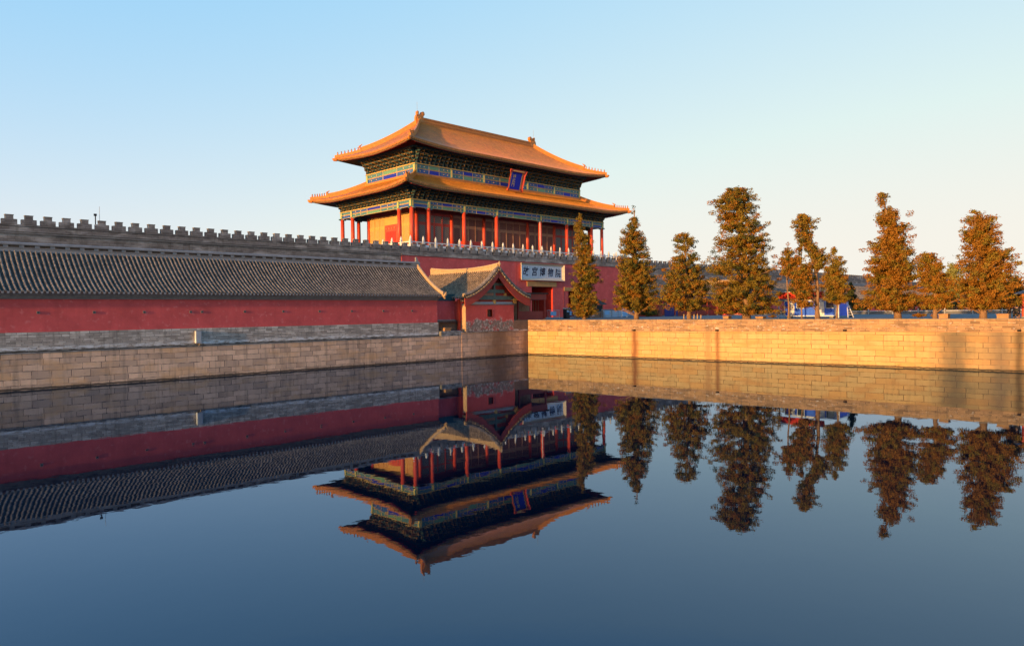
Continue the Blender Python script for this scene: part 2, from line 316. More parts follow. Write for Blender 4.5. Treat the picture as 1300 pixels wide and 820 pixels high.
wallrun(CW, .762, .80, .86, 'cornice', 0).build('cap_stone', r)
for k, yy in enumerate((41.9, 33.4, 22.6, 11.1)):
    f = (54.95-yy)/44.5; x = 56.5+4.7*f; MBx = MB(); z = zs(yy)+.06
    MBx.box(x-.22, x+.1, yy-.1, yy+.1, z, z+.14, 'void'); MBx.build('drain_spout', r)
one('near_bank_wall', 'stone_right', None, (-200, 62.3, -.3, .3, -3.4, .77)); tag(bpy.data.objects['near_bank_wall'], 'stone bank wall under the photographer, edging the near side of the moat', 'wall')

# ------------------------------------------------------------------ city wall and gate platform
def merlon_mesh(m):
    b_ = MB(); b_.box(-.575, .575, 0, .45, 0, .44, m); b_.box(-.3, .3, .02, .43, .441, .76, m); b_.box(-.33, .33, -.01, .46, .761, .83, m); return b_
def parapet(parent, u0, u1, uc0, uc1, rest=None):
    one('parapet', 'brick_wall', parent, (u0, u1, 75.52, 75.92, 9.33, 9.94), (u0, u1, 75.45, 75.5, 9.80, 9.86))
    first = None; u = uc0
    while u <= uc1:
        if first is None: first = merlon_mesh('brick_wall').build('merlon', parent, origin=(u, 75.5, 9.941))
        else: copy_to(first, parent, (u, 75.5, 9.941))
        u += 1.46
cw = thing('city_wall', 'dark grey brick fortress wall with battlements behind the long roof, left of the tower', 'wall', (20, 75.6, GZ))
one('wall_face', 'brick_wall', cw, (-90, 54.28, 75.6, 88, GZ, 9.3)); one('cornice', 'cornice', cw, (-90, 54.28, 75.45, 75.62, 9.12, 9.2), (-90, 54.28, 75.5, 88, 9.302, 9.33))
parapet(cw, -90, 54.3, 12.63-1.46*3, 54.2)
cw2 = thing('city_wall', 'pale stained grey fortress wall seen between the trees, receding to the right', 'wall', (130, 75.6, GZ))
one('wall_face', 'brick_wall', cw2, (106.22, 700, 75.6, 88, GZ, 9.3)); one('cornice', 'cornice', cw2, (106.22, 700, 75.5, 88, 9.302, 9.33))
parapet(cw2, 106.2, 700, 107.0, 107+1.46*95)
gp = thing('gate_platform', 'red plastered gate base with rectangular passages and grey battlements under the tower', 'gate', (80.25, 75.5, GZ))
ops = [(70.3, 73.9, 4.9), (78.2, 82.95, 5.5), (86.6, 90.2, 4.9)]
b_ = MB(); x = 54.3
for a, e, zt in ops: b_.box(x, a, 75.5, 77.7, GZ, 9.23, 'red_platform'); b_.box(a, e, 75.5, 77.7, zt, 9.23, 'red_platform'); x = e
b_.box(x, 106.2, 75.5, 77.7, GZ, 9.23, 'red_platform'); b_.build('red_wall', gp)
one('core', 'brick_wall', gp, (54.3, 106.2, 84, 104, GZ, 9.32), (54.3, 106.2, 77.7, 84, 6.2, 9.32)); one('parapet_base', 'brick_wall', gp, (54.28, 106.22, 75.47, 76.2, 9.232, 9.33), (54.25, 106.25, 75.40, 75.5, 9.17, 9.228))
for a, e, zt in ops:
    one('passage_door', 'void', gp, (a+.05, e-.05, 83.2, 83.4, GZ, zt)); b_ = MB()
    b_.box(e-.04, e+.3, 75.52, 83.2, GZ, zt-.02, 'red_jamb'); b_.build('passage_side', gp); one('passage_side', 'red_jamb', gp, (a-.3, a+.04, 75.52, 83.2, GZ, zt-.02))
    one('lintel', 'lintel', gp, (a-1.05, e+.75, 75.38, 75.6, zt+.02, zt+(.78 if zt > 5 else .6)))
for x in (74.94, 85.46): one('wall_seam', 'red_wood', gp, (x-.03, x+.03, 75.48, 75.51, GZ, 9.1))
parapet(gp, 54.3, 106.2, 54.97, 105.9)

# the museum sign over the central passage
sg = thing('museum_sign', 'white wooden sign with black calligraphy over the central gate passage', 'sign', (80.35, 75.4, 6.46))
one('board', 'sign_white', sg, (75.85, 84.85, 75.30, 75.36, 6.75, 8.72))
b_ = MB(); y0, y1 = 74.95, 75.42
b_.ext([(75.5, y0, 6.44), (85.2, y0, 6.44), (84.85, 75.3, 6.76), (75.85, 75.3, 6.76)], (0, .12, 0), 'sign_frame')
b_.ext([(75.5, y0, 8.98), (85.2, y0, 8.98), (84.85, 75.3, 8.7), (75.85, 75.3, 8.7)], (0, .12, 0), 'sign_frame')
b_.ext([(75.5, y0, 6.44), (75.5, y0, 8.98), (75.85, 75.3, 8.7), (75.85, 75.3, 6.76)], (0, .12, 0), 'sign_frame')
b_.ext([(85.2, y0, 6.44), (85.2, y0, 8.98), (84.85, 75.3, 8.7), (84.85, 75.3, 6.76)], (0, .12, 0), 'sign_frame'); b_.build('frame', sg)
for k in range(1, 5): one('panel_joint', 'grey_metal', sg, (75.85+k*1.8-.012, 75.85+k*1.8+.012, 75.285, 75.31, 6.76, 8.7))
def text_mesh(parent, name, body, size, loc, m, rot=(PI/2, 0, 0), offset=.0, shear=0., extr=.01, sx=1.):
    cu = bpy.data.curves.new(name, 'FONT'); cu.body = body; cu.size = size; cu.extrude = extr; cu.offset = offset; cu.align_x = 'CENTER'; cu.align_y = 'CENTER'; cu.shear = shear; cu.resolution_u = 3
    tmp = bpy.data.objects.new('tmp', cu); C.objects.link(tmp); bpy.context.view_layer.update()
    me = bpy.data.meshes.new_from_object(tmp.evaluated_get(bpy.context.evaluated_depsgraph_get())); bpy.data.objects.remove(tmp)
    me.materials.clear(); me.materials.append(M_[m]); o = bpy.data.objects.new(name, me); C.objects.link(o)
    o.parent = parent; o.location = Vector(loc)-LOC[parent.name]; o.rotation_euler = rot; o.scale = (sx, 1, 1); return o
for k, ch in enumerate('故宫博物院'): text_mesh(sg, 'character', ch, 1.42, (76.8+1.78*k, 75.285, 7.70-.03*k), 'ink', offset=.022, shear=.22 if k % 2 else .08, rot=(PI/2, [.05, -.04, .06, -.05, .03][k], 0), sx=.92)

# ================================================================== GATE TOWER
tw = thing('gate_tower', 'two tiered palace gate tower with amber roofs and red columns on the platform', 'tower', (80.25, 89.05, 9.33))
FZ, CT = 10.6, 16.35; r_out = .31
XU = [59.4, 62.3, 68.85, 75.39, 85.11, 91.65, 98.2, 101.1]; YV = [80.1, 83.0, 95.1, 98.0]
b_ = MB(); b_.box(56.6, 103.9, 76.75, 101.3, 9.34, 10.2, 'marble'); b_.box(56.5, 104.0, 76.65, 101.4, 10.2, 10.42, 'marble'); b_.box(57.9, 102.6, 78.6, 99.5, 10.42, 10.6, 'cornice'); b_.build('stone_terrace', tw)
def col_mesh(h, r): b_ = MB(); b_.lathe((0, 0, 0), [(r*1.35, 0), (r*1.35, .1), (r*1.02, .14)], 'marble', 14); b_.tube([(0, 0, .141), (0, 0, h*.5), (0, 0, h)], [r, r*.98, r*.9], 'column', 14); return b_
cm = None
outer = [(x, y) for x in XU for y in (80.1, 98.0)]+[(x, y) for x in (59.4, 101.1) for y in (83.0, 95.1)]
inner = [(x, y) for x in XU[1:-1] for y in (83.0, 95.1)]
for (x, y) in outer+inner:
    if cm is None: cm = col_mesh(CT-FZ+.02, r_out).build('column', tw, smooth=True, origin=(x, y, FZ))
    else: copy_to(cm, tw, (x, y, FZ))
# painted beams, bay by bay
def sidemap(side, u0, u1, v0, v1):
    return {'front': lambda a, d, z: (a, v0-d, z), 'back': lambda a, d, z: (a, v1+d, z), 'left': lambda a, d, z: (u0-d, a, z), 'right': lambda a, d, z: (u1+d, a, z)}[side]
def mbox(b_, f, a0, a1, d0, d1, z0, z1, m):
    p, q = f(a0, d0, z0), f(a1, d1, z1); b_.box(min(p[0], q[0]), max(p[0], q[0]), min(p[1], q[1]), max(p[1], q[1]), z0, z1, m)
def beam(f, a0, a1, z0, z1, k, parent, two=True):
    b_ = MB(); h = z1-z0; L = a1-a0; zm = z0+h*.52
    bands = [(z0, zm-.03, 0), (zm+.03, z1, 1)] if two else [(z0, z1, 0)]
    for (za, zb, j) in bands:
        mbox(b_, f, a0, a1, -.16, .16, za, zb, 'teal_paint' if (k+j) % 2 else 'blue_paint')
        mbox(b_, f, a0, a1, .16, .185, za, za+.035, 'gold'); mbox(b_, f, a0, a1, .16, .185, zb-.035, zb, 'gold')
        if L > 4:
            c = (a0+a1)/2; w2 = L*.14
            for sg_ in (-1, 1):
                e0 = c+sg_*w2*1.08; e1 = c+sg_*w2*1.13; mbox(b_, f, min(e0, e1), max(e0, e1), .16, .18, za+.035, zb-.035, 'gold')
                for q in (.30, .42): mbox(b_, f, c+sg_*L*q-.07, c+sg_*L*q+.07, .16, .20, (za+zb)/2-.07, (za+zb)/2+.07, 'gold')
                for q in (.245, .36, .455): e = c+sg_*L*q; mbox(b_, f, e-.025, e+.025, .16, .18, za+.035, zb-.035, 'green_paint')
            mbox(b_, f, c-w2, c+w2, .16, .178, za+.07, zb-.07, 'deep_blue' if (k+j) % 2 == 0 else 'green_paint')
    if two: mbox(b_, f, a0, a1, -.1, .1, zm-.03, zm+.03, 'red_wood')
    return b_.build('painted_beam', parent)
def tier(cols_u, cols_v, zb0, zb1, zbr, nm):
    u0, u1, v0, v1 = cols_u[0], cols_u[-1], cols_v[0], cols_v[-1]
    for side in ('front', 'left', 'right', 'back'):
        f = sidemap(side, u0, u1, v0, v1); cs = cols_u if side in ('front', 'back') else cols_v
        for k in range(len(cs)-1): beam(f, cs[k]+.26, cs[k+1]-.26, zb0, zb1, k, tw)
        for a in cs:          # capital blocks at the column heads
            b_ = MB(); mbox(b_, f, a-.26, a+.26, -.24, .24, zb0, zb1, 'green_paint'); mbox(b_, f, a-.12, a+.12, .24, .27, zb0+.1, zb1-.1, 'gold')
            if zb0 < 20: mbox(b_, f, a-.6, a+.6, -.1, .12, zb0-.16, zb0-.002, 'teal_paint')
            b_.build('capital', tw)
        # bracket sets
        b_ = MB(); A0, A1 = cs[0], cs[-1]; n = int(round((A1-A0)/.8)); H = zbr-zb1
        mbox(b_, f, A0-.2, A1+.2, -.3, .0, zb1+.12, zbr+.25, 'bracket_dark'); mbox(b_, f, A0-.3, A1+.3, -.25, .3, zb1+.002, zb1+.12, 'bracket_dark'); mbox(b_, f, A0-.3, A1+.3, .3, .32, zb1+.02, zb1+.1, 'gold')
        for i in range(n+1):
            a = A0+(A1-A0)*i/n; m1 = 'bracket_brown' if i % 2 else 'bracket_dark'; m2 = 'bracket_dark' if i % 2 else 'bracket_brown'
            for j in range(4):
                z = zb1+.14+H*.23*j; w_ = .13+.055*j; d = .18+.28*j
                mbox(b_, f, a-.055, a+.055, 0, d+.16, z, z+H*.13, m1); mbox(b_, f, a-.057, a+.057, d+.16, d+.19, z+.01, z+H*.13, m1)
                mbox(b_, f, a-w_-.1, a+w_+.1, d-.06, d+.05, z+H*.1, z+H*.19, m2); 
                for sg_ in (-1, 1): mbox(b_, f, a+sg_*(w_+.03)-.07, a+sg_*(w_+.03)+.07, d-.08, d+.09, z+H*.19, z+H*.24, m1)
        
        mbox(b_, f, A0-1.0, A1+1.0, .92, 1.1, zbr-.1, zbr+.12, 'bracket_dark')
        b_.build('bracket_sets', tw)
tier(XU, YV, 16.35, 17.3, 19.05, 'lower')
UU, VV = XU[1:-1], [83.0, 95.1]
tier(UU, VV, 21.75, 23.05, 25.3, 'upper')
one('upper_wall', 'red_wood', tw, (62.45, 98.05, 83.15, 94.95, 17.3, 26.5))
b_ = MB(); 
for side in ('front', 'left', 'right', 'back'):
    f = sidemap(side, 62.3, 98.2, 83, 95.1); a0, a1 = (62.0, 98.5) if side in ('front', 'back') else (82.7, 95.4); mbox(b_, f, a0, a1, .05, .42, 21.3, 21.72, 'glaze_ridge')
b_.build('apron_ridge', tw)

# hipped roofs with real tile rolls
def hip_roof(parent, E, I, zi, ze, lift, flare, sp, rr, wall_off, main):
    U0, U1, V0, V1 = E; iu0, iu1, iv0, iv1 = I; Du, Dv = iu0-U0, iv0-V0
    def P(side, a, k, dz=0., off=0.):
        ln = side in ('front', 'back'); lo, hi, D = (U0, U1, Du) if ln else (V0, V1, Dv)
        c = min(a-lo, hi-a)/D; sgn = -1 if a-lo < hi-a else 1; wgt = max(0, 1-max(c, 0)/1.15)**2*(1-k)
        z = ze+(zi-ze)*(.60*k+.40*k*k)+lift*wgt+dz; q = flare*wgt*sgn
        if side == 'front': return Vector((a+q, V0+Dv*k-flare*wgt-off, z))
        if side == 'back': return Vector((a+q, V1-Dv*k+flare*wgt+off, z))
        if side == 'left': return Vector((U0+Du*k-flare*wgt-off, a+q, z))
        return Vector((U1-Du*k+flare*wgt+off, a+q, z))
    rf = MB(); ra = MB()
    for side in ('front', 'left', 'right', 'back'):
        ln = side in ('front', 'back'); lo, hi, D = (U0, U1, Du) if ln else (V0, V1, Dv)
        n = int((hi-lo)/sp); N = 14; ax = Vector((1, 0, 0)) if ln else Vector((0, 1, 0))
        km = lambda a: max(.0, min(1, (a-lo)/D, (hi-a)/D))
        # pan surface
        na = n//2; rf.add([P(side, lo+(hi-lo)*i/na, km(lo+(hi-lo)*i/na)*j/N) for i in range(na+1) for j in range(N+1)],
            [(i*(N+1)+j, (i+1)*(N+1)+j, (i+1)*(N+1)+j+1, i*(N+1)+j+1) for i in range(na) for j in range(N)], 'glaze')
        # eave edge: thickness, fascia, soffit
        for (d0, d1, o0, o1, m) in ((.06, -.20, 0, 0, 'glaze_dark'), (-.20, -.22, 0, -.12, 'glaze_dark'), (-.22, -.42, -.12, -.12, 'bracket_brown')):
            rf.add([P(side, lo+(hi-lo)*i/na, 0, dd, oo) for i in range(na+1) for dd, oo in ((d0, o0), (d1, o1))], [(2*i, 2*i+2, 2*i+3, 2*i+1) for i in range(na)], m)
        kw = min(1, (wall_off+.1)/D)
        rf.add([P(side, lo+(hi-lo)*i/na, min(km(lo+(hi-lo)*i/na), kw)*j/4, -.30 if j else -.42, -.12 if j == 0 else 0) for i in range(na+1) for j in range(5)], [(i*5+j, i*5+j+1, (i+1)*5+j+1, (i+1)*5+j) for i in range(na) for j in range(4)], 'rafter')
        for i in range(n+1):
            a = lo+(hi-lo)*(i+.5)/(n+1); K = km(a)
            if K*D < .25: continue
            rows = max(3, int(N*K)); vs = []
            for j in range(rows+1):
                p = P(side, a, K*j/rows); 
                for t_ in (-1, -.6, 0, .6, 1): vs.append(p+ax*rr*t_+Vector((0, 0, rr*1.25*math.sqrt(1-t_*t_)+.01)))
            fs = [(j*5+q, j*5+q+1, (j+1)*5+q+1, (j+1)*5+q) for j in range(rows) for q in range(4)]+[(0, 1, 2, 3, 4)]
            rf.add(vs, fs, 'glaze')
            # drip tile under each pan, round rafter ends below
            if side != 'back':
                p = P(side, a+sp/2, 0, -.05, .015); rf.add([p+ax*-.09, p+ax*.09, p+ax*.05+Vector((0, 0, -.24)), p+ax*-.05+Vector((0, 0, -.24))], [(0, 1, 2, 3)], 'glaze_ridge')
            if K*D > 1. and side != 'back':
                for (k0, k1, dz, m) in ((.0, .17, -.5, 'red_wood'), (.14, kw, -.52, 'rafter')):
                    p, q = P(side, a, min(k0, K)), P(side, a, min(k1, K)); off = P(side, a, 0, 0, -.2)-P(side, a, 0) if k0 == 0 else Vector()
                    ra.ext([p+off+ax*-.06+Vector((0, 0, dz)), p+off+ax*.06+Vector((0, 0, dz)), p+off+ax*.06+Vector((0, 0, dz+.11)), p+off+ax*-.06+Vector((0, 0, dz+.11))], q-p-off, m)
    roof = rf.build('upper_roof' if main else 'lower_roof', parent); ra.build('rafters', roof)
    def sweep(b2, pts, w_, h_, m):
        up = Vector((0, 0, 1)); vs = []
        for i, p in enumerate(pts):
            d = (pts[min(i+1, len(pts)-1)]-pts[max(i-1, 0)]); s_ = Vector((d.y, -d.x, 0)).normalized()*w_/2
            vs += [p-s_-up*.1, p+s_-up*.1, p+s_+up*h_, p-s_+up*h_]
        n = len(pts); b2.add(vs, [(4*i+q, 4*i+(q+1) % 4, 4*i+4+(q+1) % 4, 4*i+4+q) for i in range(n-1) for q in range(4)]+[(0, 1, 2, 3), (4*n-4, 4*n-3, 4*n-2, 4*n-1)], m)
    beast = None
    for cu, cv in ((0, 0), (0, 1), (1, 0), (1, 1)):
        side = 'front' if cv == 0 else 'back'
        path = [P(side, (U0+Du*k) if cu == 0 else (U1-Du*k), k) for k in [i/20 for i in range(21)]]; path[0] += (path[0]-path[1])*.15
        hb = MB(); cut = 6
        sweep(hb, path[cut:], .34, .62, 'glaze_ridge'); sweep(hb, [p+Vector((0, 0, .62)) for p in path[cut:]], .22, .12, 'glaze'); sweep(hb, path[:cut+1], .34, .42, 'glaze_ridge')
        d0 = (path[0]-path[1]).normalized(); tip = path[0]+d0*.1      # dragon head at the very tip
        hb.tube([tip-d0*.4-Vector((0, 0, .28)), tip+d0*.05-Vector((0, 0, .2)), tip+d0*.3-Vector((0, 0, .02))], [.26, .25, .1], 'glaze_ridge', 8)
        bp_ = path[cut]; hb.tube([bp_, bp_+d0*.15+Vector((0, 0, .6)), bp_+d0*.35+Vector((0, 0, .85)), bp_-d0*.1+Vector((0, 0, 1.15))], [.26, .22, .16, .04], 'glaze_ridge', 7)
        hip = hb.build('hip_ridge', roof)
        for i in range(7):
            f_ = .3+i*.72; p = path[0].lerp(path[cut], 0.04+f_/5.6)+Vector((0, 0, .28))
            t_ = (0.04+f_/5.6)*cut; i0 = min(int(t_), cut-1); p = path[i0].lerp(path[i0+1], t_-i0)+Vector((0, 0, .40))
            if beast is None:
                bb = MB(); bb.tube([(0, 0, 0), (0, 0, .14), (0, 0, .3)], [.12, .12, .07], 'glaze_ridge', 7); bb.tube([(0, 0, .28), (0, 0, .36), (0, 0, .5)], [.07, .1, .03], 'glaze_ridge', 7); bb.tube([(.02, 0, .38), (-.14, -.1, .36)], [.06, .03], 'glaze_ridge', 6)
                beast = bb.build('ridge_beast', roof, smooth=True, origin=tuple(p))
            else: copy_to(beast, roof, p)
    if main:
        y = (iv0+iv1)/2; mr = MB(); mr.box(iu0-.2, iu1+.2, y-.26, y+.26, zi-.35, zi+.55, 'glaze_ridge'); mr.box(iu0, iu1, y-.34, y+.34, zi+.12, zi+.2, 'glaze'); mr.box(iu0, iu1, y-.36, y+.36, zi+.55, zi+.66, 'glaze'); mr.tube([(iu0, y, zi+.72), (iu1, y, zi+.72)], .17, 'glaze_dark', 10); rg = mr.build('main_ridge', parent)
        for sx, x0 in ((1, iu0), (-1, iu1)):
            o = [(-.75, -.5), (-.80, .5), (-.72, .95), (-.52, 1.15), (-.55, 1.55), (-.42, 1.72), (-.25, 1.55), (-.26, 1.15), (.12, 1.08), (.18, 1.32), (.36, 1.66), (.62, 1.74), (.84, 1.56), (.86, 1.25), (.66, 1.02), (.58, .72), (.72, .55), (.98, .45), (1.05, .2), (.95, -.5)]
            ob = MB(); ob.ext([(x0+sx*a, y-.24, zi+z) for a, z in o], (0, .48, 0), 'glaze_ridge'); ob.ext([(x0+sx*a, y-.32, zi+z) for a, z in [(-.5, 0), (-.55, .7), (-.2, .95), (.2, .7), (.55, .6), (.6, 0)]], (0, .64, 0), 'glaze')
            ob.tube([(x0+sx*.6, y-.3, zi+1.4), (x0+sx*.6, y+.3, zi+1.4)], .2, 'glaze', 10); rn = ob.build('ridge_dragon', rg)
            ob = MB(); ob.tube([(x0-sx*.4, y, zi+1.6), (x0-sx*.4, y, zi+3.1)], .022, 'grey_metal', 5); ob.build('lightning_rod', rg)
    return roof
hip_roof(tw, (56.3, 104.2, 77.0, 101.1), (62.3, 98.2, 83.0, 95.1), 21.55, 18.95, .5, .35, .33, .085, 3.0, False)
hip_roof(tw, (59.1, 101.4, 79.8, 98.3), (67.75, 92.75, 89.05, 89.05), 31.05, 25.3, .55, .35, .33, .085, 3.1, True)

# hall walls behind the gallery
hw = MB(); hw.box(62.45, 98.05, 83.2, 94.9, FZ, 17.4, 'red_wood'); hw.box(59.6, 100.9, 80.3, 97.8, 16.9, 17.0, 'void'); hw.build('hall_core', tw)
def leaf_bay(f, a0, a1, n, mesh, frame, parent, name='lattice_doors', top='void'):
    b_ = MB(); mbox(b_, f, a0, a1, -.05, .05, FZ, FZ+.35, frame); mbox(b_, f, a0, a1, -.05, .05, 14.6, 14.85, frame); mbox(b_, f, a0, a1, -.05, .05, 15.9, 16.3, frame); mbox(b_, f, a0, a1, -.04, 0, 14.85, 15.9, mesh)
    w_ = (a1-a0)/n
    for i in range(n):
        x0 = a0+i*w_; mbox(b_, f, x0+.03, x0+w_-.03, -.03, .02, FZ+.35, 14.6, frame); mbox(b_, f, x0+.18, x0+w_-.18, .02, .035, FZ+1.5, 14.4, mesh); mbox(b_, f, x0+.22, x0+w_-.22, .02, .04, FZ+.5, FZ+1.25, 'red_wood')
        mbox(b_, f, x0-.05, x0+.05, .0, .07, FZ+.35, 15.9, frame)
    return b_.build(name, parent)
fF = sidemap('front', 62.3, 98.2, 83.0, 95.1); fL = sidemap('left', 62.3, 98.2, 83.0, 95.1); fR = sidemap('right', 62.3, 98.2, 83.0, 95.1); fB = sidemap('back', 62.3, 98.2, 83.0, 95.1)
for k in range(5): leaf_bay(fF, UU[k]+.3, UU[k+1]-.3, 6 if k == 2 else 4, 'lattice_dark' if k in (0, 4) else 'lattice_red', 'brown_wood' if k in (1, 2, 3) else 'ochre' if k == 9 else 'red_wood', tw); leaf_bay(fB, UU[k]+.3, UU[k+1]-.3, 4, 'lattice_red', 'brown_wood', tw)
for f in (fL, fR):
    leaf_bay(f, 83.3, 87.3, 3, 'lattice_gold', 'ochre', tw, 'lattice_panels'); leaf_bay(f, 90.8, 94.8, 3, 'lattice_gold', 'ochre', tw, 'lattice_panels')
    b_ = MB(); mbox(b_, f, 87.3, 90.8, -.1, .04, FZ, 16.3, 'ochre'); mbox(b_, f, 87.45, 90.65, .04, .12, FZ, 14.9, 'column'); mbox(b_, f, 87.85, 89.0, .10, .16, FZ+.2, 13.9, 'redbox'); mbox(b_, f, 89.1, 90.25, .10, .16, FZ+.2, 13.9, 'redbox')
    for i in range(4): mbox(b_, f, 87.95+i*.68, 88.15+i*.68, .12, .22, 14.25, 14.5, 'brown_wood')
    b_.build('side_door', tw)
# name board hung between the eaves
nb = thing('name_board', 'tilted blue name board in a red gold frame between the two tower roofs', 'plaque', (80.2, 80.9, 21.2)); LOC[nb.name] = Vector((0, 0, 0)); nb.location = (0, 0, 0)
Ta = Matrix.Translation((80.2, 81.2, 20.85)) @ Matrix.Rotation(-.30, 4, 'X').inverted() @ Matrix.Identity(4)
def tb(b_, x0, x1, y0, y1, z0, z1, m):
    q = MB(); q.box(x0, x1, y0, y1, z0, z1, m); b_.add([tuple(Ta @ Vector(p)) for p in q.v], q.f, m)
b_ = MB(); tb(b_, -1.2, 1.2, -.05, .05, .3, 3.0, 'deep_blue'); b_.build('field', nb)
b_ = MB()
for x0, x1 in ((-1.7, -1.2), (1.2, 1.7)):
    s_ = -1 if x0 < 0 else 1; q = [(s_*1.2, -.06, .2), (s_*1.2, -.06, 3.1), (s_*1.85, -.42, 3.35), (s_*1.62, -.38, 2.5), (s_*1.72, -.4, 1.6), (s_*1.55, -.38, .8), (s_*1.75, -.42, 0)]
    b_.add([tuple(Ta @ Vector(p)) for p in q]+[tuple(Ta @ (Vector(p)+Vector((0, .1, 0)))) for p in q], [tuple(range(7)), tuple(range(7, 14))]+[(i, (i+1) % 7, 7+(i+1) % 7, 7+i) for i in range(7)], 'column')
    tb(b_, s_*1.2-.05, s_*1.2+.05, -.12, -.04, .25, 3.05, 'gold')
for z0, z1, sg_ in ((0, .3, -1), (3.0, 3.35, 1)): tb(b_, -1.5, 1.5, -.36, .06, z0, z1, 'column'); tb(b_, -1.25, 1.25, -.38, -.34, z0+.1, z1-.12, 'gold')
b_.build('frame', nb)
o = text_mesh(nb, 'characters', '神\n武\n門', .72, tuple(Ta @ Vector((-.45, -.065, 1.6))), 'gold', rot=(PI/2+.30, 0, 0)); o.scale = (1, .92, 1)

# marble balustrade
bal = thing('marble_balustrade', 'white marble balustrade with pointed posts along the tower terrace', 'balustrade', (80.25, 77.2, 10.42))
post = None; pts = [(57.0+2.117*i, 77.2) for i in range(23)]+[(57.0, 77.2+2.117*i) for i in range(1, 12)]+[(103.57, 77.2+2.117*i) for i in range(1, 12)]
for p in pts:
    if post is None:
        b_ = MB(); b_.box(-.13, .13, -.13, .13, 0, 1.02, 'marble'); b_.box(-.16, .16, -.16, .16, .98, 1.06, 'marble'); b_.lathe((0, 0, 1.06), [(.13, 0), (.16, .12), (.13, .3), (.06, .46), (.015, .56)], 'marble', 8); post = b_.build('post', bal, origin=(*p, 10.421))
    else: copy_to(post, bal, (*p, 10.421))
rail = railv = None
def railmesh(ax):
    b_ = MB(); L = 2.117-.28
    def bb(a0, a1, t_, z0, z1): b_.box(*( (a0, a1, -t_, t_) if ax == 0 else (-t_, t_, a0, a1)), z0, z1, 'marble')
    bb(0, L, .07, 0, .42); bb(0, L, .09, .68, .82)
    for q in (0, .5, 1): bb(max(0, L*q-.13), min(L, L*q+.13), .06, .42, .68)
    return b_
for i in range(22):
    l = (57.14+2.117*i, 77.2, 10.421)
    if rail is None: rail = railmesh(0).build('rail_panel', bal, origin=l)
    else: copy_to(rail, bal, l)
for x in (57.0, 103.57):
    for i in range(11):
        l = (x, 77.34+2.117*i, 10.421)
        if railv is None: railv = railmesh(1).build('rail_panel', bal, origin=l)
        else: copy_to(railv, bal, l)
rb = thing('cabinet', 'plain bright red cabinet standing in the tower gallery beside a column', 'cabinet', (71.0, 81.3, FZ))
one('body', 'redbox', rb, (69.8, 73.0, 80.9, 82.2, FZ, 12.25)); one('lid', 'column', rb, (69.75, 73.05, 80.85, 82.25, 12.252, 12.33)); one('door_gap', 'void', rb, (71.38, 71.42, 80.885, 80.9, FZ+.05, 12.2))
b_ = MB(); b_.tube([(84.55, 79.6, 10.43), (84.55, 79.6, 16.2)], .05, 'white_metal', 6); b_.box(84.4, 84.7, 79.45, 79.75, 10.42, 10.5, 'white_metal'); tag(b_.build('white_pole'), 'thin white pole beside a red column near the middle of the tower', 'pole')
# ================================================================== LOW GREY-ROOFED BUILDINGS
def tile_slope(b_, fn, a0, a1, sp, rr, rows, ax, roll='grey_roll', pan='grey_pan', step=.12, caps=True):
    ax = Vector(ax); n = int((a1-a0)/sp)
    b_.grid(lambda s, k: fn(a0+(a1-a0)*s, k), max(2, n//3), rows, pan)
    for i in range(n+1):
        a = a0+(a1-a0)*i/n; vs = []; fs = []
        for j in range(rows):
            for e, rad in ((0, rr*(1+step)), (1, rr*(1-step))):
                k = (j+e)/rows; p = fn(a, k); jj = random.uniform(-.006, .006)
                for t_ in (-1, -.55, 0, .55, 1): vs.append(p+ax*(rad*t_+jj)+Vector((0, 0, rad*1.2*math.sqrt(1-t_*t_)+.015)))
        m = 2*rows
        for j in range(m-1): fs += [(j*5+q, j*5+q+1, (j+1)*5+q+1, (j+1)*5+q) for q in range(4)]
        b_.add(vs, fs+[(0, 1, 2, 3, 4)], roll)
        p = fn(a+sp/2, 0); b_.add([p+ax*-.09+Vector((0, 0, .02)), p+ax*.09+Vector((0, 0, .02)), p+ax*.05+Vector((0, 0, -.13)), p+ax*-.05+Vector((0, 0, -.13))], [(0, 1, 2, 3)], 'grey_ridge')
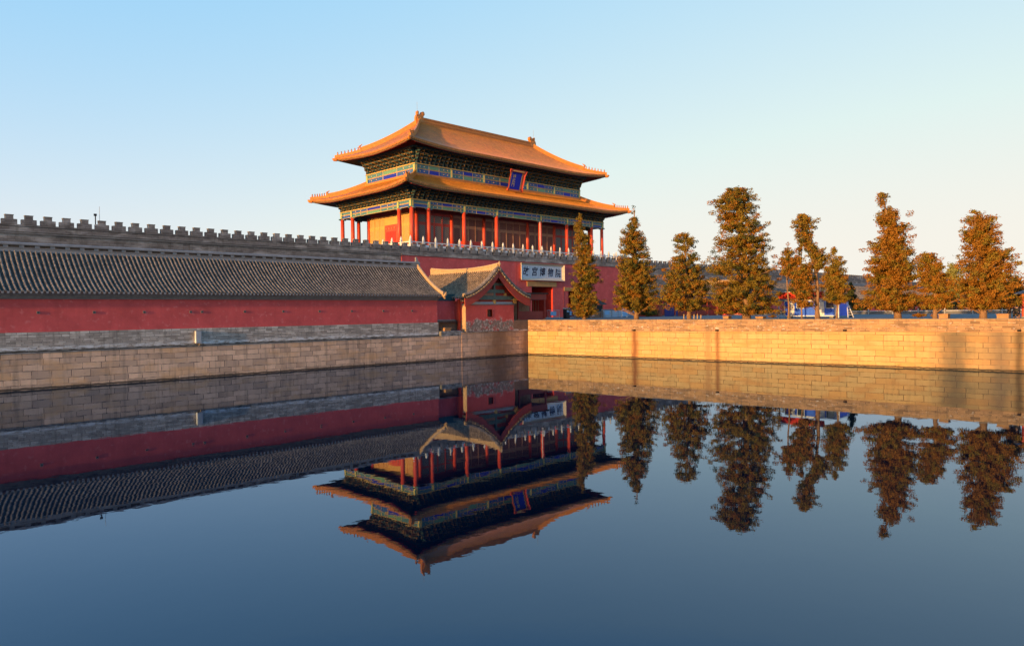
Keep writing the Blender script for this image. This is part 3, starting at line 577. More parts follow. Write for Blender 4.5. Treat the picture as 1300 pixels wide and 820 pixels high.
def wing(label, u_far, detail=True):
    UE = 44.6; r = thing('row_building', label, 'building', (25, 55.7, -.57)); z0 = 3.40; V0 = 54.98; D = 4.1; H = 2.98
    wall = one('red_wall', 'red_wall', r, (u_far, 44.25, 55.7, 62.6, .75, 3.0))
    one('brick_base', 'brick_grey', r, (u_far, 44.3, 55.6, 62.7, -.574, .75))
    one('cornice', 'cornice', r, (u_far, 44.32, 55.58, 62.7, 2.93, 3.02), (u_far, 44.36, 55.48, 62.8, 3.022, 3.13), (u_far, 44.4, 55.34, 62.9, 3.132, 3.24), (u_far, 44.45, 55.18, 63.0, 3.242, 3.33))
    fn = lambda a, k: Vector((a, V0+D*k, z0+H*(.62*k+.38*k*k))); fb = lambda a, k: Vector((a, 2*(V0+D)-(V0+D*k), z0+H*(.62*k+.38*k*k)))
    b_ = MB(); tile_slope(b_, fn, max(u_far, -18 if detail else -500), UE-.25, .305 if detail else .6, .082 if detail else .15, 15 if detail else 5, (1, 0, 0))
    if u_far < -18 and detail: b_.grid(lambda s, k: fn(u_far+(-18-u_far)*s, k), 2, 6, 'grey_roll')
    b_.grid(lambda s, k: fb(u_far+(UE-u_far)*s, k), 4, 6, 'grey_pan'); b_.box(u_far, UE-.1, V0+.05, V0+.3, z0-.07, z0-.02, 'brown_wood'); rf = b_.build('roof', r)
    yr = V0+D; b_ = MB(); zr = z0+H; b_.box(u_far, UE-.15, yr-.17, yr+.17, zr-.15, zr+.10, 'grey_ridge'); b_.box(u_far, UE-.1, yr-.21, yr+.21, zr+.10, zr+.16, 'cornice'); b_.box(u_far, UE-.15, yr-.12, yr+.12, zr+.16, zr+.34, 'grey_ridge'); b_.box(u_far, UE-.1, yr-.2, yr+.2, zr+.34, zr+.41, 'grey_ridge'); b_.tube([(u_far, yr, zr+.44), (UE-.1, yr, zr+.44)], .09, 'grey_ridge', 8)
    if detail:
        x = -16.
        while x < UE-1: b_.box(x, x+.62, yr-.135, yr-.12, zr+.175, zr+.325, 'grey_pan'); x += .92
    b_.ext([(UE-.5, yr-.09, zr+.1), (UE+.1, yr-.09, zr+.05), (UE+.12, yr-.09, zr+.45), (UE-.1, yr-.09, zr+.62), (UE-.3, yr-.09, zr+1.02), (UE-.42, yr-.09, zr+.95), (UE-.38, yr-.09, zr+.6), (UE-.6, yr-.09, zr+.45)], (0, .18, 0), 'grey_ridge')
    b_.build('ridge', rf)
    # gable end: wall, barge and pale verge tiles
    b_ = MB(); pts = [fn(44.3, k/8) for k in range(9)]+[fb(44.3, k/8) for k in range(7, -1, -1)]; b_.ext([(44.0, p.y, p.z-.12) for p in pts if True]+[(44.0, 62.6, 2.9), (44.0, 55.7, 2.9)], (.28, 0, 0), 'cornice'); b_.build('gable_wall', r)
    vb = MB()
    for g in (fn, fb):
        P_ = [g(0, k/12) for k in range(-0, 13)]; P_ = [P_[0]+(P_[0]-P_[1])*.5+Vector((0, 0, .10))]+P_
        vs = []
        for p in P_: vs += [(UE-.34, p.y, p.z+.0), (UE, p.y, p.z-.34), (UE, p.y, p.z+.16), (UE-.34, p.y, p.z+.22)]
        vb.add(vs, [(4*i+q, 4*i+(q+1) % 4, 4*i+4+(q+1) % 4, 4*i+4+q) for i in range(len(P_)-1) for q in range(4)]+[(0, 1, 2, 3), tuple(4*len(P_)-4+q for q in range(4))], 'verge')
        vb.tube([Vector((UE-.2, p.y, p.z+.24)) for p in P_], .15, 'verge', 8); vb.tube([Vector((UE+.02, p.y, p.z+.12)) for p in P_], .09, 'verge', 8)
        for i in range(len(P_)-1):
            for h_ in (0, .5): p = P_[i].lerp(P_[i+1], h_); vb.tube([(UE-.1, p.y, p.z+.03), (UE+.13, p.y, p.z+.0)], .07, 'verge', 6)
    vb.tube([(UE-.17, 54.85, 3.3), (UE-.17, 54.62, 3.5), (UE-.17, 54.5, 3.75)], [.13, .1, .04], 'verge', 7); vb.build('verge', rf)
    if detail:
        vent = None
        for u in [10.78-6.6, 10.78-3.3, 10.78, 14.07, 17.3, 20.57, 21.41, 24.76, 28.03, 31.36, 34.55, 37.9, 41.17]:
            l = (u, 55.69, 2.02+(22-u)*.004-.03)
            if vent is None:
                b_ = MB(); b_.box(-.09, .09, -.03, 0, -.09, .09, 'cornice'); b_.box(-.06, .06, -.035, -.031, -.06, .06, 'void'); b_.box(-.05, .05, -.04, -.036, -.01, .01, 'grey_ridge'); vent = b_.build('wall_vent', r, origin=l)
            else: copy_to(vent, r, l)
    return r
wing('long low building with grey tile roof and red wall above the moat, left half', -90)

def gatehouse(label):
    r = thing('gatehouse', label, 'gatehouse', (51, 58, -.3)); E, RU, D = 47.12, 51.7, 4.58; z0, H = 3.22, 3.0; V0, V1 = 54.62, 66.0; UL, UR = 47.65, 54.45
    pr = lambda k: z0+H*(.36*k+.64*k*k)
    fl = lambda a, k: Vector((E+D*k, a, pr(k))); fr = lambda a, k: Vector((2*RU-E-D*k, a, pr(k)))
    b_ = MB()
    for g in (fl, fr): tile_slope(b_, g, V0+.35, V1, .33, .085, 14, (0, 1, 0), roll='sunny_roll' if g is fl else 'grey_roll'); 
    b_.box(E+.1, E+.3, V0+.2, V1, z0-.1, z0-.03, 'brown_wood'); rf = b_.build('roof', r)
    # body with real window opening
    b_ = MB(); W0, W1, WZ0, WZ1 = 50.57, 51.25, 1.23, 1.97; F_ = 55.3
    for q in ((UL, W0, -.28, 2.47), (W1, UR, -.28, 2.47), (W0, W1, -.28, WZ0), (W0, W1, WZ1, 2.47)): b_.box(q[0], q[1], F_, F_+.5, q[2], q[3], 'red_gate')
    b_.box(UL, UL+.4, F_+.5, 64, -.28, 2.9, 'red_gate'); b_.box(UR-.4, UR, F_+.5, 64, -.28, 2.9, 'red_gate'); b_.box(UL+.4, UR-.4, 63.6, 64, .8, 2.9, 'red_gate'); b_.build('wall', r)
    wd = one('window', 'void', r, (W0, W1, F_+.3, F_+.35, WZ0, WZ1)); b_ = MB()
    for i in range(1, 5): b_.box(W0+i*.136-.015, W0+i*.136+.015, F_+.2, F_+.23, WZ0, WZ1, 'brown_wood')
    b_.box(W0-.06, W0, F_-.02, F_+.25, WZ0-.06, WZ1+.06, 'red_wood'); b_.box(W1, W1+.06, F_-.02, F_+.25, WZ0-.06, WZ1+.06, 'red_wood'); b_.box(W0, W1, F_-.02, F_+.25, WZ1, WZ1+.06, 'red_wood'); b_.box(W0, W1, F_-.02, F_+.25, WZ0-.06, WZ0, 'red_wood'); b_.build('window_frame', wd)
    # timbered gable: coping slab, beams, infill, posts
    one('coping', 'cornice', r, (UL-.05, UR+.05, 55.23, 55.9, 2.472, 2.58))
    b_ = MB(); pts = [(RU+s*(D-D*k/10.)*1., F_+.25, pr(k/10.)-.22) for s, ks in ((-1, range(1, 11)), (1, range(9, 0, -1))) for k in ks]; b_.ext([(UL+.1, F_+.25, 2.58)]+pts+[(UR+1.2, F_+.25, 2.9), (UR-.1, F_+.25, 2.58)], (0, .1, 0), 'red_wood')
    b_.box(UL+.1, UR-.1, F_+.08, F_+.25, 2.585, 2.78, 'grey_metal'); b_.box(UL+.15, UR+.3, F_+.05, F_+.3, 3.0, 3.42, 'old_green'); b_.box(UL+1.7, UR-1.3, F_+.06, F_+.3, 3.72, 4.08, 'old_green'); b_.box(RU-1.4, RU+1.4, F_+.08, F_+.3, 4.5, 4.78, 'old_green')
    b_.box(RU-.12, RU+.12, F_+.04, F_+.32, 2.78, 5.4, 'old_green'); b_.box(RU-.16, RU+.16, F_+.02, F_+.34, 2.58, 3.0, 'ochre'); b_.box(RU+1.5, RU+1.75, F_+.05, F_+.3, 3.42, 3.72, 'ochre'); b_.box(RU-1.75, RU-1.5, F_+.05, F_+.3, 3.42, 3.72, 'old_green'); b_.box(RU-3.5, RU-.12, F_+.09, F_+.26, 3.44, 3.7, 'brown_wood')
    b_.box(UR+.15, UR+.45, F_-.0, F_+.4, 2.6, 3.35, 'ochre'); b_.box(UR-.05, UR+.75, F_-.05, F_+.3, 2.95, 3.12, 'gold'); b_.build('gable_frame', r)
    # corner post standing in front of the left side
    one('corner_post', 'column', r, (UL-.24, UL-.02, 56.15, 56.4, -.1, 3.05))
    one('corner_pier', 'verge', r, (UL-.06, UL-.003, 55.31, 55.85, -.27, 2.46), (UL-.2, UL-.003, 55.28, 55.9, 2.8, 3.0))
    # barge boards and verge tiles, front gable
    b_ = MB(); vt = MB()
    for s in (-1, 1):
        n = 16; top = [(RU+s*D*(1-k/n), pr(k/n)) for k in range(n+1)]; top[0] = (top[0][0]+s*.15, top[0][1]-.0)
        wd_ = lambda i: .92-.12*i/n
        vs = []
        for i, (x, z) in enumerate(top): vs += [(x, V0+.06, z-.04), (x, V0+.16, z-.04), (x-s*.05, V0+.16, z-wd_(i)), (x-s*.05, V0+.06, z-wd_(i))]
        b_.add(vs, [(4*i+q, 4*i+(q+1) % 4, 4*i+4+(q+1) % 4, 4*i+4+q) for i in range(n) for q in range(4)]+[(0, 1, 2, 3), tuple(4*n+q for q in range(4))], 'red_wood')
        # grey verge: mortar strip, double rolls, tile ends along the rake
        for yy, rad, dz in ((V0+.12, .17, .26), (V0+.48, .13, .16)): vt.tube([(x, yy, z+dz) for x, z in top], rad, 'grey_roll', 8)
        vs = []
        for x, z in top: vs += [(x, V0+.0, z-.1), (x, V0+.36, z-.1), (x, V0+.36, z+.24), (x, V0, z+.24)]
        vt.add(vs, [(4*i+q, 4*i+(q+1) % 4, 4*i+4+(q+1) % 4, 4*i+4+q) for i in range(n) for q in range(4)]+[(0, 1, 2, 3), tuple(4*n+q for q in range(4))], 'grey_pan')
        L = 26
        for i in range(L):
            k = (i+.5)/L; x = RU+s*D*(1-k); z = pr(k); vt.tube([(x, V0-.09, z-.02), (x, V0+.2, z+.02)], .08, 'verge' if i % 2 else 'grey_roll', 7); vt.add([(x-.07+.09, V0-.03, z), (x+.07+.09, V0-.03, z), (x+.09, V0-.03, z-.17)], [(0, 1, 2)], 'verge')
    b_.build('barge_board', r); vt.build('verge', rf)
    b_ = MB(); zr = pr(1); sag = lambda y: .34*abs((y-(V0+V1)/2)/((V1-V0)/2))**2.2-.12; ys = [V0+.05+(V1-V0)*i/16 for i in range(17)]
    for hw_, za, zb_ in ((.17, -.3, .22), (.22, .22, .29)):
        b_.add([(RU+sx*hw_, y, zr+sag(y)+zz) for y in ys for sx, zz in ((-1, za), (1, za), (1, zb_), (-1, zb_))], [(4*i+q, 4*i+(q+1) % 4, 4*i+4+(q+1) % 4, 4*i+4+q) for i in range(16) for q in range(4)]+[(0, 1, 2, 3), (64, 65, 66, 67)], 'verge')
    b_.tube([(RU, y, zr+sag(y)+.35) for y in ys], .11, 'verge', 8); b_.tube([(RU, V0+.1, zr+.3), (RU, V0-.1, zr+.5), (RU, V0-.02, zr+.8)], [.2, .16, .05], 'verge', 7)
    for s, x in ((-1, E), (1, 2*RU-E)): b_.tube([(x, V0+.3, z0+.05), (x+s*.12, V0+.3, z0+.12), (x+s*.16, V0+.3, z0+.4)], [.13, .1, .05], 'verge', 7)
    b_.build('ridge', rf)
    return r
gatehouse('small gatehouse with curved grey gable roof and a square window at the moat corner')
# low link wall between the long building and the gatehouse
r = thing('link_wall', 'short recessed red wall over brown brick between the long roof and the gatehouse', 'wall', (46, 57.2, -.1))
one('red_panel', 'red_wall', r, (44.3, 47.6, 57.0, 57.4, 1.0, 2.9)); one('coping', 'grey_ridge', r, (44.32, 47.6, 56.9, 57.4, .9, .999)); one('brick_base', 'brick_brown', r, (44.3, 47.6, 56.6, 57.4, -.11, .9))
one('recess_shade', 'bracket_dark', r, (44.3, 47.6, 56.95, 57.3, 2.902, 3.6))  # dark strip standing in for the shade above the red panel
b_ = MB(); b_.box(44.9, 45.7, 55.38, 56.0, -.118, .12, 'terracotta'); b_.box(44.9, 45.7, 55.3, 55.9, .122, .2, 'terracotta'); tag(b_.build('stone_block'), 'small sunlit stone block on the ledge left of the gatehouse corner', 'stone')

# west side: the mirror image of wing and gatehouse, mostly hidden by the trees
MIR[0] = True
wing('far low building with grey roof and dull red wall behind the causeway trees', -600, False)
gatehouse('far twin gatehouse with curved grey gable, glimpsed behind the causeway trees')
MIR[0] = False

# electrical box with its cable on the left wall
r = thing('electrical_box', 'small grey metal box with a curved cable on the brick ledge at left', 'box', (20.95, 55.5, -.4))
b_ = MB(); b_.box(20.82, 21.22, 55.36, 55.6, -.38, .52, 'grey_metal'); b_.box(20.8, 21.24, 55.34, 55.6, .52, .56, 'grey_metal'); b_.build('cabinet', r)
one('sunlit_side', 'white_metal', r, (20.8, 20.818, 55.37, 55.59, -.36, .5)); one('door', 'grey_metal', r, (20.85, 21.19, 55.345, 55.358, -.34, .48)); b_ = MB(); b_.tube([(21.1, 55.5, -.38), (21.08, 55.45, -.5), (21.0, 55.32, -.58), (20.85, 55.34, -.72)], .035, 'verge', 7); b_.build('cable', r)  # white plate on the sunward side paints the sun's glow on the box

# ticket shed by the gatehouse
r = thing('shed', 'open red wooden shed with flat grey roof right of the gatehouse', 'shed', (58.8, 57.5, GZ))
one('fascia', 'red_wood', r, (55.6, 61.15, 56.7, 59.6, 3.06, 3.72)); one('roof', 'grey_pan', r, (55.3, 61.3, 56.55, 59.8, 3.722, 3.86))
ps = None
for x, y in ((56.6, 56.8), (60.95, 56.8), (56.6, 59.3), (60.95, 59.3)):
    if ps is None: b_ = MB(); b_.box(-.08, .08, -.08, .08, 0, 2.26, 'red_wood'); b_.box(-.11, .11, -.11, .11, 0, .12, 'brown_wood'); ps = b_.build('post', r, origin=(x, y, GZ))
    else: copy_to(ps, r, (x, y, GZ))
one('counter', 'red_wood', r, (56.7, 60.86, 56.85, 57.0, GZ, 1.75)); one('back_wall', 'brown_wood', r, (56.7, 60.86, 59.2, 59.4, GZ, 3.05)); b_ = MB()
for i in range(9): b_.box(57.0+i*.43, 57.03+i*.43, 57.3, 57.33, 1.75, 3.05, 'brown_wood')
b_.build('window_bars', r)
# crowd barriers in front of the gate
bar = None
LB = ['metal crowd barrier nearest the shed before the central passage', 'metal crowd barrier standing left of the first tree trunk', 'metal crowd barrier directly behind the first tree trunk', 'metal crowd barrier beside the black roofed booth', 'metal crowd barrier right of the light blue board']
for i, (x, y) in enumerate([(63.2, 57.5), (66.2, 57.6), (69.0, 57.4), (73.6, 57.6), (79.5, 57.9)]):
    r = thing('crowd_barrier', LB[i], 'barrier', (x, y, GZ), 'crowd barriers before the gate')
    if bar is None:
        b_ = MB(); b_.tube([(x-1.1, y, GZ), (x-1.1, y, GZ+1.05), (x+1.1, y, GZ+1.05), (x+1.1, y, GZ)], .03, 'grey_metal', 6); b_.tube([(x-1.1, y, GZ+.2), (x+1.1, y, GZ+.2)], .02, 'grey_metal', 6); bar = [b_.build('frame', r)]; b_ = MB()
        for k in range(14): b_.tube([(x-1.+k*.154, y, GZ+.2), (x-1.+k*.154, y, GZ+1.05)], .012, 'grey_metal', 5)
        bar.append(b_.build('bars', r)); b_ = MB(); b_.box(x-.5, x+.5, y-.05, y-.03, GZ+.4, GZ+.9, 'sky_board'); bar.append(b_.build('banner', r))
    else:
        for q in bar: copy_to(q, r, (x, y, GZ))
# dark bins / ticket machines
for (x, y, lb) in ((64.9, 56.9, 'dark ticket machine with pale top beside the shed barriers'), (68.5, 56.8, 'black ticket machine left of the first cypress trunk')):
    r = thing('ticket_machine', lb, 'machine', (x, y, GZ)); one('body', 'black', r, (x-.32, x+.32, y-.25, y+.25, GZ, GZ+1.15)); one('top', 'grey_metal', r, (x-.35, x+.35, y-.28, y+.28, GZ+1.152, GZ+1.3)); one('screen', 'sky_board', r, (x-.2, x+.2, y-.262, y-.252, GZ+.8, GZ+1.05))
# booth
r = thing('booth', 'dark wooden guard booth with small grey peaked roof behind the first trees', 'booth', (72, 59, GZ))
one('lower_wall', 'brown_wood', r, (70.6, 73.4, 58, 60.6, GZ, 1.6)); b_ = MB()
for x, y in ((70.65, 58.05), (72, 58.05), (73.25, 58.05), (70.65, 60.4), (73.25, 60.4)): b_.box(x, x+.12, y, y+.12, 1.6, 2.5, 'brown_wood')
b_.build('posts', r); one('window', 'glass', r, (70.8, 73.2, 58.1, 60.4, 1.61, 2.45)); b_ = MB(); b_.ext([(70.2, 57.6, 2.5), (70.2, 61, 2.5), (70.2, 59.3, 3.25)], (3.6, 0, 0), 'grey_pan'); b_.build('roof', r)
one('poster', 'white_metal', r, (71.0, 71.5, 57.98, 57.995, 1.0, 1.4))
# light-blue notice board, hedge, banners, long red hall
r = thing('notice_board', 'plain light blue notice board standing behind the second tree', 'board', (77.3, 57.6, GZ)); one('panel', 'sky_board', r, (76.8, 77.9, 57.55, 57.62, GZ+.15, 2.05)); one('frame', 'white_metal', r, (76.74, 76.8, 57.53, 57.64, GZ, 2.1), (77.9, 77.96, 57.53, 57.64, GZ, 2.1))
r = thing('low_wall', 'low pale grey wall with panels behind the second cypress', 'wall', (80, 62, GZ)); one('panels', 'sign_white', r, (74, 86.5, 62, 62.2, GZ, 1.75)); one('cap', 'grey_ridge', r, (73.9, 86.6, 61.95, 62.25, 1.752, 1.85)); b_ = MB()
for i in range(9): b_.box(74.2+i*1.5, 74.3+i*1.5, 61.96, 62.0, GZ, 1.75, 'grey_metal')
b_.build('posts', r)
r = thing('hall', 'long low dark red hall with slim posts and grey roof behind the third tree', 'hall', (100, 58.5, GZ))
one('wall', 'red_wood', r, (86.8, 118, 58.6, 63, GZ, 3.0)); one('door', 'dark_blue', r, (88.2, 91.6, 58.5, 58.58, GZ, 2.85)); one('fascia', 'brown_wood', r, (86.4, 118.4, 57.9, 63.4, 3.002, 3.3)); b_ = MB(); b_.ext([(86.2, 57.6, 3.31), (86.2, 63.8, 3.31), (86.2, 60.7, 4.3)], (32.4, 0, 0), 'grey_pan'); b_.build('roof', r)
pz = None
for i in range(11):
    l = (87.+i*3., 57.95, GZ)
    if pz is None: b_ = MB(); b_.box(-.09, .09, -.09, .09, 0, 2.2, 'red_wood'); b_.box(-.13, .13, -.13, .13, 0, .15, 'cornice'); pz = b_.build('post', r, origin=l)
    else: copy_to(pz, r, l)
one('pillar', 'column', r, (103.5, 104.2, 57.2, 57.85, GZ, 3.0))

# blue cabin with the red roof board
r = thing('cabin', 'blue container cabin with white frames and a red board on its roof', 'cabin', (67.5, 28, GZ)); U0, U1, V0, V1, zb, zt = 66.6, 69.6, 25.95, 30.75, .98, 2.45
one('body', 'blue_metal', r, (U0, U1, V0, V1, zb, zt)); b_ = MB()
for y in (V0, V0+.06+1.4, V1-.8, V1-.08): b_.box(U0-.04, U0-.001, y, y+.08, zb, zt, 'white_metal')
b_.box(U0-.05, U0-.001, V0-.02, V1+.02, zt-.08, zt+.04, 'white_metal'); b_.box(U0-.05, U0-.001, V0-.02, V1+.02, zb-.04, zb+.06, 'white_metal'); b_.box(U0, U1, V0-.04, V0-.001, zt-.06, zt+.04, 'white_metal'); b_.box(U0, U0+.08, V0-.04, V0-.001, zb, zt, 'white_metal'); b_.build('frame', r)
for y0, y1 in ((26.95, 27.6), (29.75, 30.3)): one('door', 'white_metal', r, (U0-.06, U0-.002, y0, y1, zb+.08, zt-.12))
for y0, y1 in ((26.1, 26.8), (28.9, 29.5)):
    wdo = one('window', 'glass', r, (U0-.03, U0-.002, y0, y1, 1.72, zt-.12)); one('window_frame', 'white_metal', wdo, (U0-.05, U0-.03, y0-.05, y0, 1.67, zt-.1), (U0-.05, U0-.03, y1, y1+.05, 1.67, zt-.1), (U0-.05, U0-.03, y0, y1, 1.67, 1.72))
bb = one('roof_board', 'redbox', r, (U0-.2, U0-.12, V0+1.0, 31.35, 2.62, 3.22)); one('board_rim', 'white_metal', bb, (U0-.22, U0-.1, V0+1.0, 31.35, 3.222, 3.28))
b_ = MB()
for y in (31.2, V0-.35): b_.box(U0-.16, U0-.08, y, y+.08, GZ, 2.62 if y > 30 else 2.5, 'white_metal')
for y in (27.6, 29.2): b_.box(U0-.12, U0-.06, y, y+.06, zt, 2.62, 'white_metal')
b_.build('supports', r)
for y in (26.2, 30.2): one('foot_block', 'cornice', r, (U0+.1, U0+.6, y, y+.35, GZ-.02, zb-.04))
r = thing('ladder', 'thin white folding ladder leaning at the right end of the blue cabin', 'ladder', (68, 25.2, GZ)); b_ = MB(); b_.tube([(67.5, 25.2, GZ), (67.9, 25.45, 2.2)], .035, 'white_metal', 6); b_.tube([(68.0, 24.9, GZ), (67.95, 25.4, 2.2)], .035, 'white_metal', 6); b_.build('rails', r); b_ = MB()
for k in range(1, 6): b_.tube([(67.5+.08*k, 25.2+.05*k, GZ+.24*k), (68.0-.01*k, 24.9+.1*k, GZ+.24*k)], .02, 'white_metal', 5)
b_.build('rungs', r)

# west edge railing and slate panels
r = thing('railing', 'low slate coloured fence with pale top rail and posts across the causeway at right', 'fence', (101, 25, GZ)); one('panels', 'slate_blue', r, (100.9, 101.0, -5, 52, GZ, 1.18)); one('top_rail', 'white_metal', r, (100.85, 101.05, -5, 52, 1.182, 1.25)); fp = None
for i in range(19):
    l = (100.8, -4+3.*i, GZ)
    if fp is None: b_ = MB(); b_.box(-.05, .05, -.05, .05, 0, .62, 'grey_metal'); b_.box(-.06, .06, -.06, .06, .621, .68, 'white_metal'); fp = b_.build('post', r, origin=l)
    else: copy_to(fp, r, l)
# planters and bollards
def planter(x, y, w_, h_, lb):
    r = thing('planter', lb, 'planter', (x, y, GZ)); b_ = MB(); b_.box(x-.3, x+.3, y-w_/2, y+w_/2, GZ, GZ+h_-.06, 'terracotta'); b_.box(x-.34, x+.34, y-w_/2-.04, y+w_/2+.04, GZ+h_-.06, GZ+h_, 'terracotta'); b_.build('trough', r); one('soil', 'brown_wood', r, (x-.26, x+.26, y-w_/2+.04, y+w_/2-.04, GZ+h_+.002, GZ+h_+.02))
planter(61.9, 16.0, .62, .34, 'stone planter box right of the small rusty juniper'); planter(61.9, 12.2, .72, .32, 'stone planter box between the rightmost big juniper and the red pillar'); planter(62.2, 34.3, .55, .26, 'small stone planter left of the tallest tree trunk'); planter(62.3, 31.0, .7, .2, 'low stone planter right of the tallest tree trunk')
bo = None
for i in range(6):
    y = 38.9-.38*i; h_ = [.42, .38, .46, .4, .44, .36][i]; b_ = MB(); b_.tube([(0, 0, 0), (0, 0, h_), (0, 0, h_+.06)], [.05, .05, .02], 'verge', 7)
    tag(b_.build('bollard', origin=(62, y, GZ)), 'pale thin bollard in the short row between the third and fourth trees', 'bollard', 'pale bollards between the trees')
# flag rod and ornament on the left battlement
b_ = MB(); b_.tube([(19.75, 75.7, 10.75), (19.75, 75.7, 12.1)], .02, 'grey_metal', 5); b_.tube([(19.4, 75.7, 10.4), (19.4, 75.7, 11.35)], .05, 'black', 6); b_.box(19.28, 19.5, 75.6, 75.8, 11.2, 11.4, 'black'); tag(b_.build('lightning_rod'), 'thin rod and small dark lamp rising from the battlements at far left', 'rod')

# pavilion at the right edge, with the sitter beside it
r = thing('pavilion', 'red post pavilion with grey pyramid roof cut by the right picture edge', 'pavilion', (67, 9.6, GZ)); X0, X1, Y0, Y1 = 65.0, 69.0, 7.6, 11.55; cp = None
for x, y in ((X0, Y0), (X0, Y1), (X1, Y0), (X1, Y1)):
    if cp is None: b_ = MB(); b_.lathe((0, 0, 0), [(.17, 0), (.17, .1)], 'cornice', 10); b_.tube([(0, 0, .1), (0, 0, 1.75)], .12, 'column', 12); cp = b_.build('post', r, origin=(x, y, GZ), smooth=False)
    else: copy_to(cp, r, (x, y, GZ))
b_ = MB()
for q in ((X0-.12, X1+.12, Y0-.1, Y0+.1), (X0-.12, X1+.12, Y1-.1, Y1+.1), (X0-.1, X0+.1, Y0+.1, Y1-.1), (X1-.1, X1+.1, Y0+.1, Y1-.1)): b_.box(*q, 2.38, 2.55, 'column')
b_.build('beams', r); b_ = MB(); e = .5; cx, cy = (X0+X1)/2, (Y0+Y1)/2; cs = [(X0-e, Y0-e), (X1+e, Y0-e), (X1+e, Y1+e), (X0-e, Y1+e)]
for i in range(4):
    A, B_ = Vector((*cs[i], 2.5)), Vector((*cs[(i+1) % 4], 2.5)); T_ = Vector((cx, cy, 4.6))
    b_.add([A.lerp(T_, k/6)+(B_.lerp(T_, k/6)-A.lerp(T_, k/6))*j/8-Vector((0, 0, .35*math.sin(PI*k/6)))+Vector((0, 0, .12*abs(j/4-1)**3*(1-k/6))) for k in range(7) for j in range(9)], [(k*9+j, k*9+j+1, (k+1)*9+j+1, (k+1)*9+j) for k in range(6) for j in range(8)], 'slate_blue')
    b_.tube([A.lerp(T_, k/6)-Vector((0, 0, .35*math.sin(PI*k/6)-.06)) for k in range(7)], .08, 'grey_ridge', 6)
b_.build('roof', r)
# seated person
def skinned(name, joints, bones, m, parent=None, lvl=1):
    me = bpy.data.meshes.new(name); me.from_pydata([j[:3] for j in joints], bones, []); o = bpy.data.objects.new(name, me); C.objects.link(o)
    s = o.modifiers.new('skin', 'SKIN'); me.skin_vertices.new() if not me.skin_vertices else None
    for i, j in enumerate(joints): me.skin_vertices[0].data[i].radius = (j[3], j[4] if len(j) > 4 else j[3])
    me.skin_vertices[0].data[0].use_root = True; o.modifiers.new('sub', 'SUBSURF').levels = lvl
    bpy.context.view_layer.update(); m2 = bpy.data.meshes.new_from_object(o.evaluated_get(bpy.context.evaluated_depsgraph_get())); bpy.data.objects.remove(o)
    m2.materials.clear(); m2.materials.append(M_[m]); m2.polygons.foreach_set('use_smooth', [True]*len(m2.polygons)); o = bpy.data.objects.new(name, m2); C.objects.link(o); o.parent = parent; return o
st = thing('stool', 'low wooden stool under the seated person by the red pillar', 'stool', (64.3, 11.85, GZ)); one('seat', 'brown_wood', st, (64.1, 64.5, 11.65, 12.05, GZ+.2, GZ+.25)); one('legs', 'brown_wood', st, (64.12, 64.17, 11.67, 11.72, GZ, GZ+.2), (64.43, 64.48, 11.67, 11.72, GZ, GZ+.2), (64.12, 64.17, 11.98, 12.03, GZ, GZ+.2), (64.43, 64.48, 11.98, 12.03, GZ, GZ+.2))
P0 = Vector((64.3, 11.85, GZ))
# joints: pelvis spine chest neck head / arms / legs; faces -x (towards the moat)
J = [(0, 0, .33, .13), (0, 0, .48, .12), (.0, 0, .62, .13), (-.02, 0, .74, .055), (-.04, 0, .83, .08), (-.05, 0, .90, .06), (0, .17, .68, .055), (-.06, .2, .50, .042), (-.24, .14, .42, .032), (-.3, .12, .42, .026), (0, -.17, .68, .055), (-.06, -.2, .50, .042), (-.24, -.14, .42, .032), (-.3, -.12, .42, .026), (-.06, .09, .31, .085), (-.40, .11, .38, .062), (-.38, .11, .08, .045), (-.5, .11, .03, .035), (-.06, -.09, .31, .085), (-.40, -.11, .38, .062), (-.38, -.11, .08, .045), (-.5, -.11, .03, .035)]
Bn = [(0, 1), (1, 2), (2, 3), (3, 4), (4, 5), (2, 6), (6, 7), (7, 8), (8, 9), (2, 10), (10, 11), (11, 12), (12, 13), (0, 14), (14, 15), (15, 16), (16, 17), (0, 18), (18, 19), (19, 20), (20, 21)]
pe = skinned('person', J, Bn, 'skin', None, 2); pe.location = P0; tag(pe, 'person in a black coat sitting hunched beside the red pillar at the right edge', 'person'); LOC[pe.name] = P0
coat = skinned('coat', [(*j[:3], j[3]*1.22+.012) for j in J[:3]]+[(*j[:3], j[3]*1.3+.012) for j in J[6:9]]+[(*j[:3], j[3]*1.3+.012) for j in J[10:13]]+[(-.02, 0, .70, .075)], [(0, 1), (1, 2), (2, 3), (3, 4), (4, 5), (2, 6), (6, 7), (7, 8), (2, 9)], 'black', pe, 2)
tr_ = skinned('trousers', [(0, 0, .32, .15)]+[(*j[:3], j[3]*1.2+.01) for j in J[14:17]]+[(*j[:3], j[3]*1.2+.01) for j in J[18:21]], [(0, 1), (1, 2), (2, 3), (0, 4), (4, 5), (5, 6)], 'black', pe, 2)
b_ = MB(); b_.lathe((64.3-.035, 11.85, GZ+.84), [(.085, 0), (.092, .05), (.07, .09), (.02, .115)], 'black', 10); hr = MB(); hr.v = [(a[0]-P0.x, a[1]-P0.y, a[2]-P0.z) for a in b_.v]; hr.f = b_.f; hr.m = b_.m; hr.mats = b_.mats; ho = hr.build('hair'); ho.parent = pe

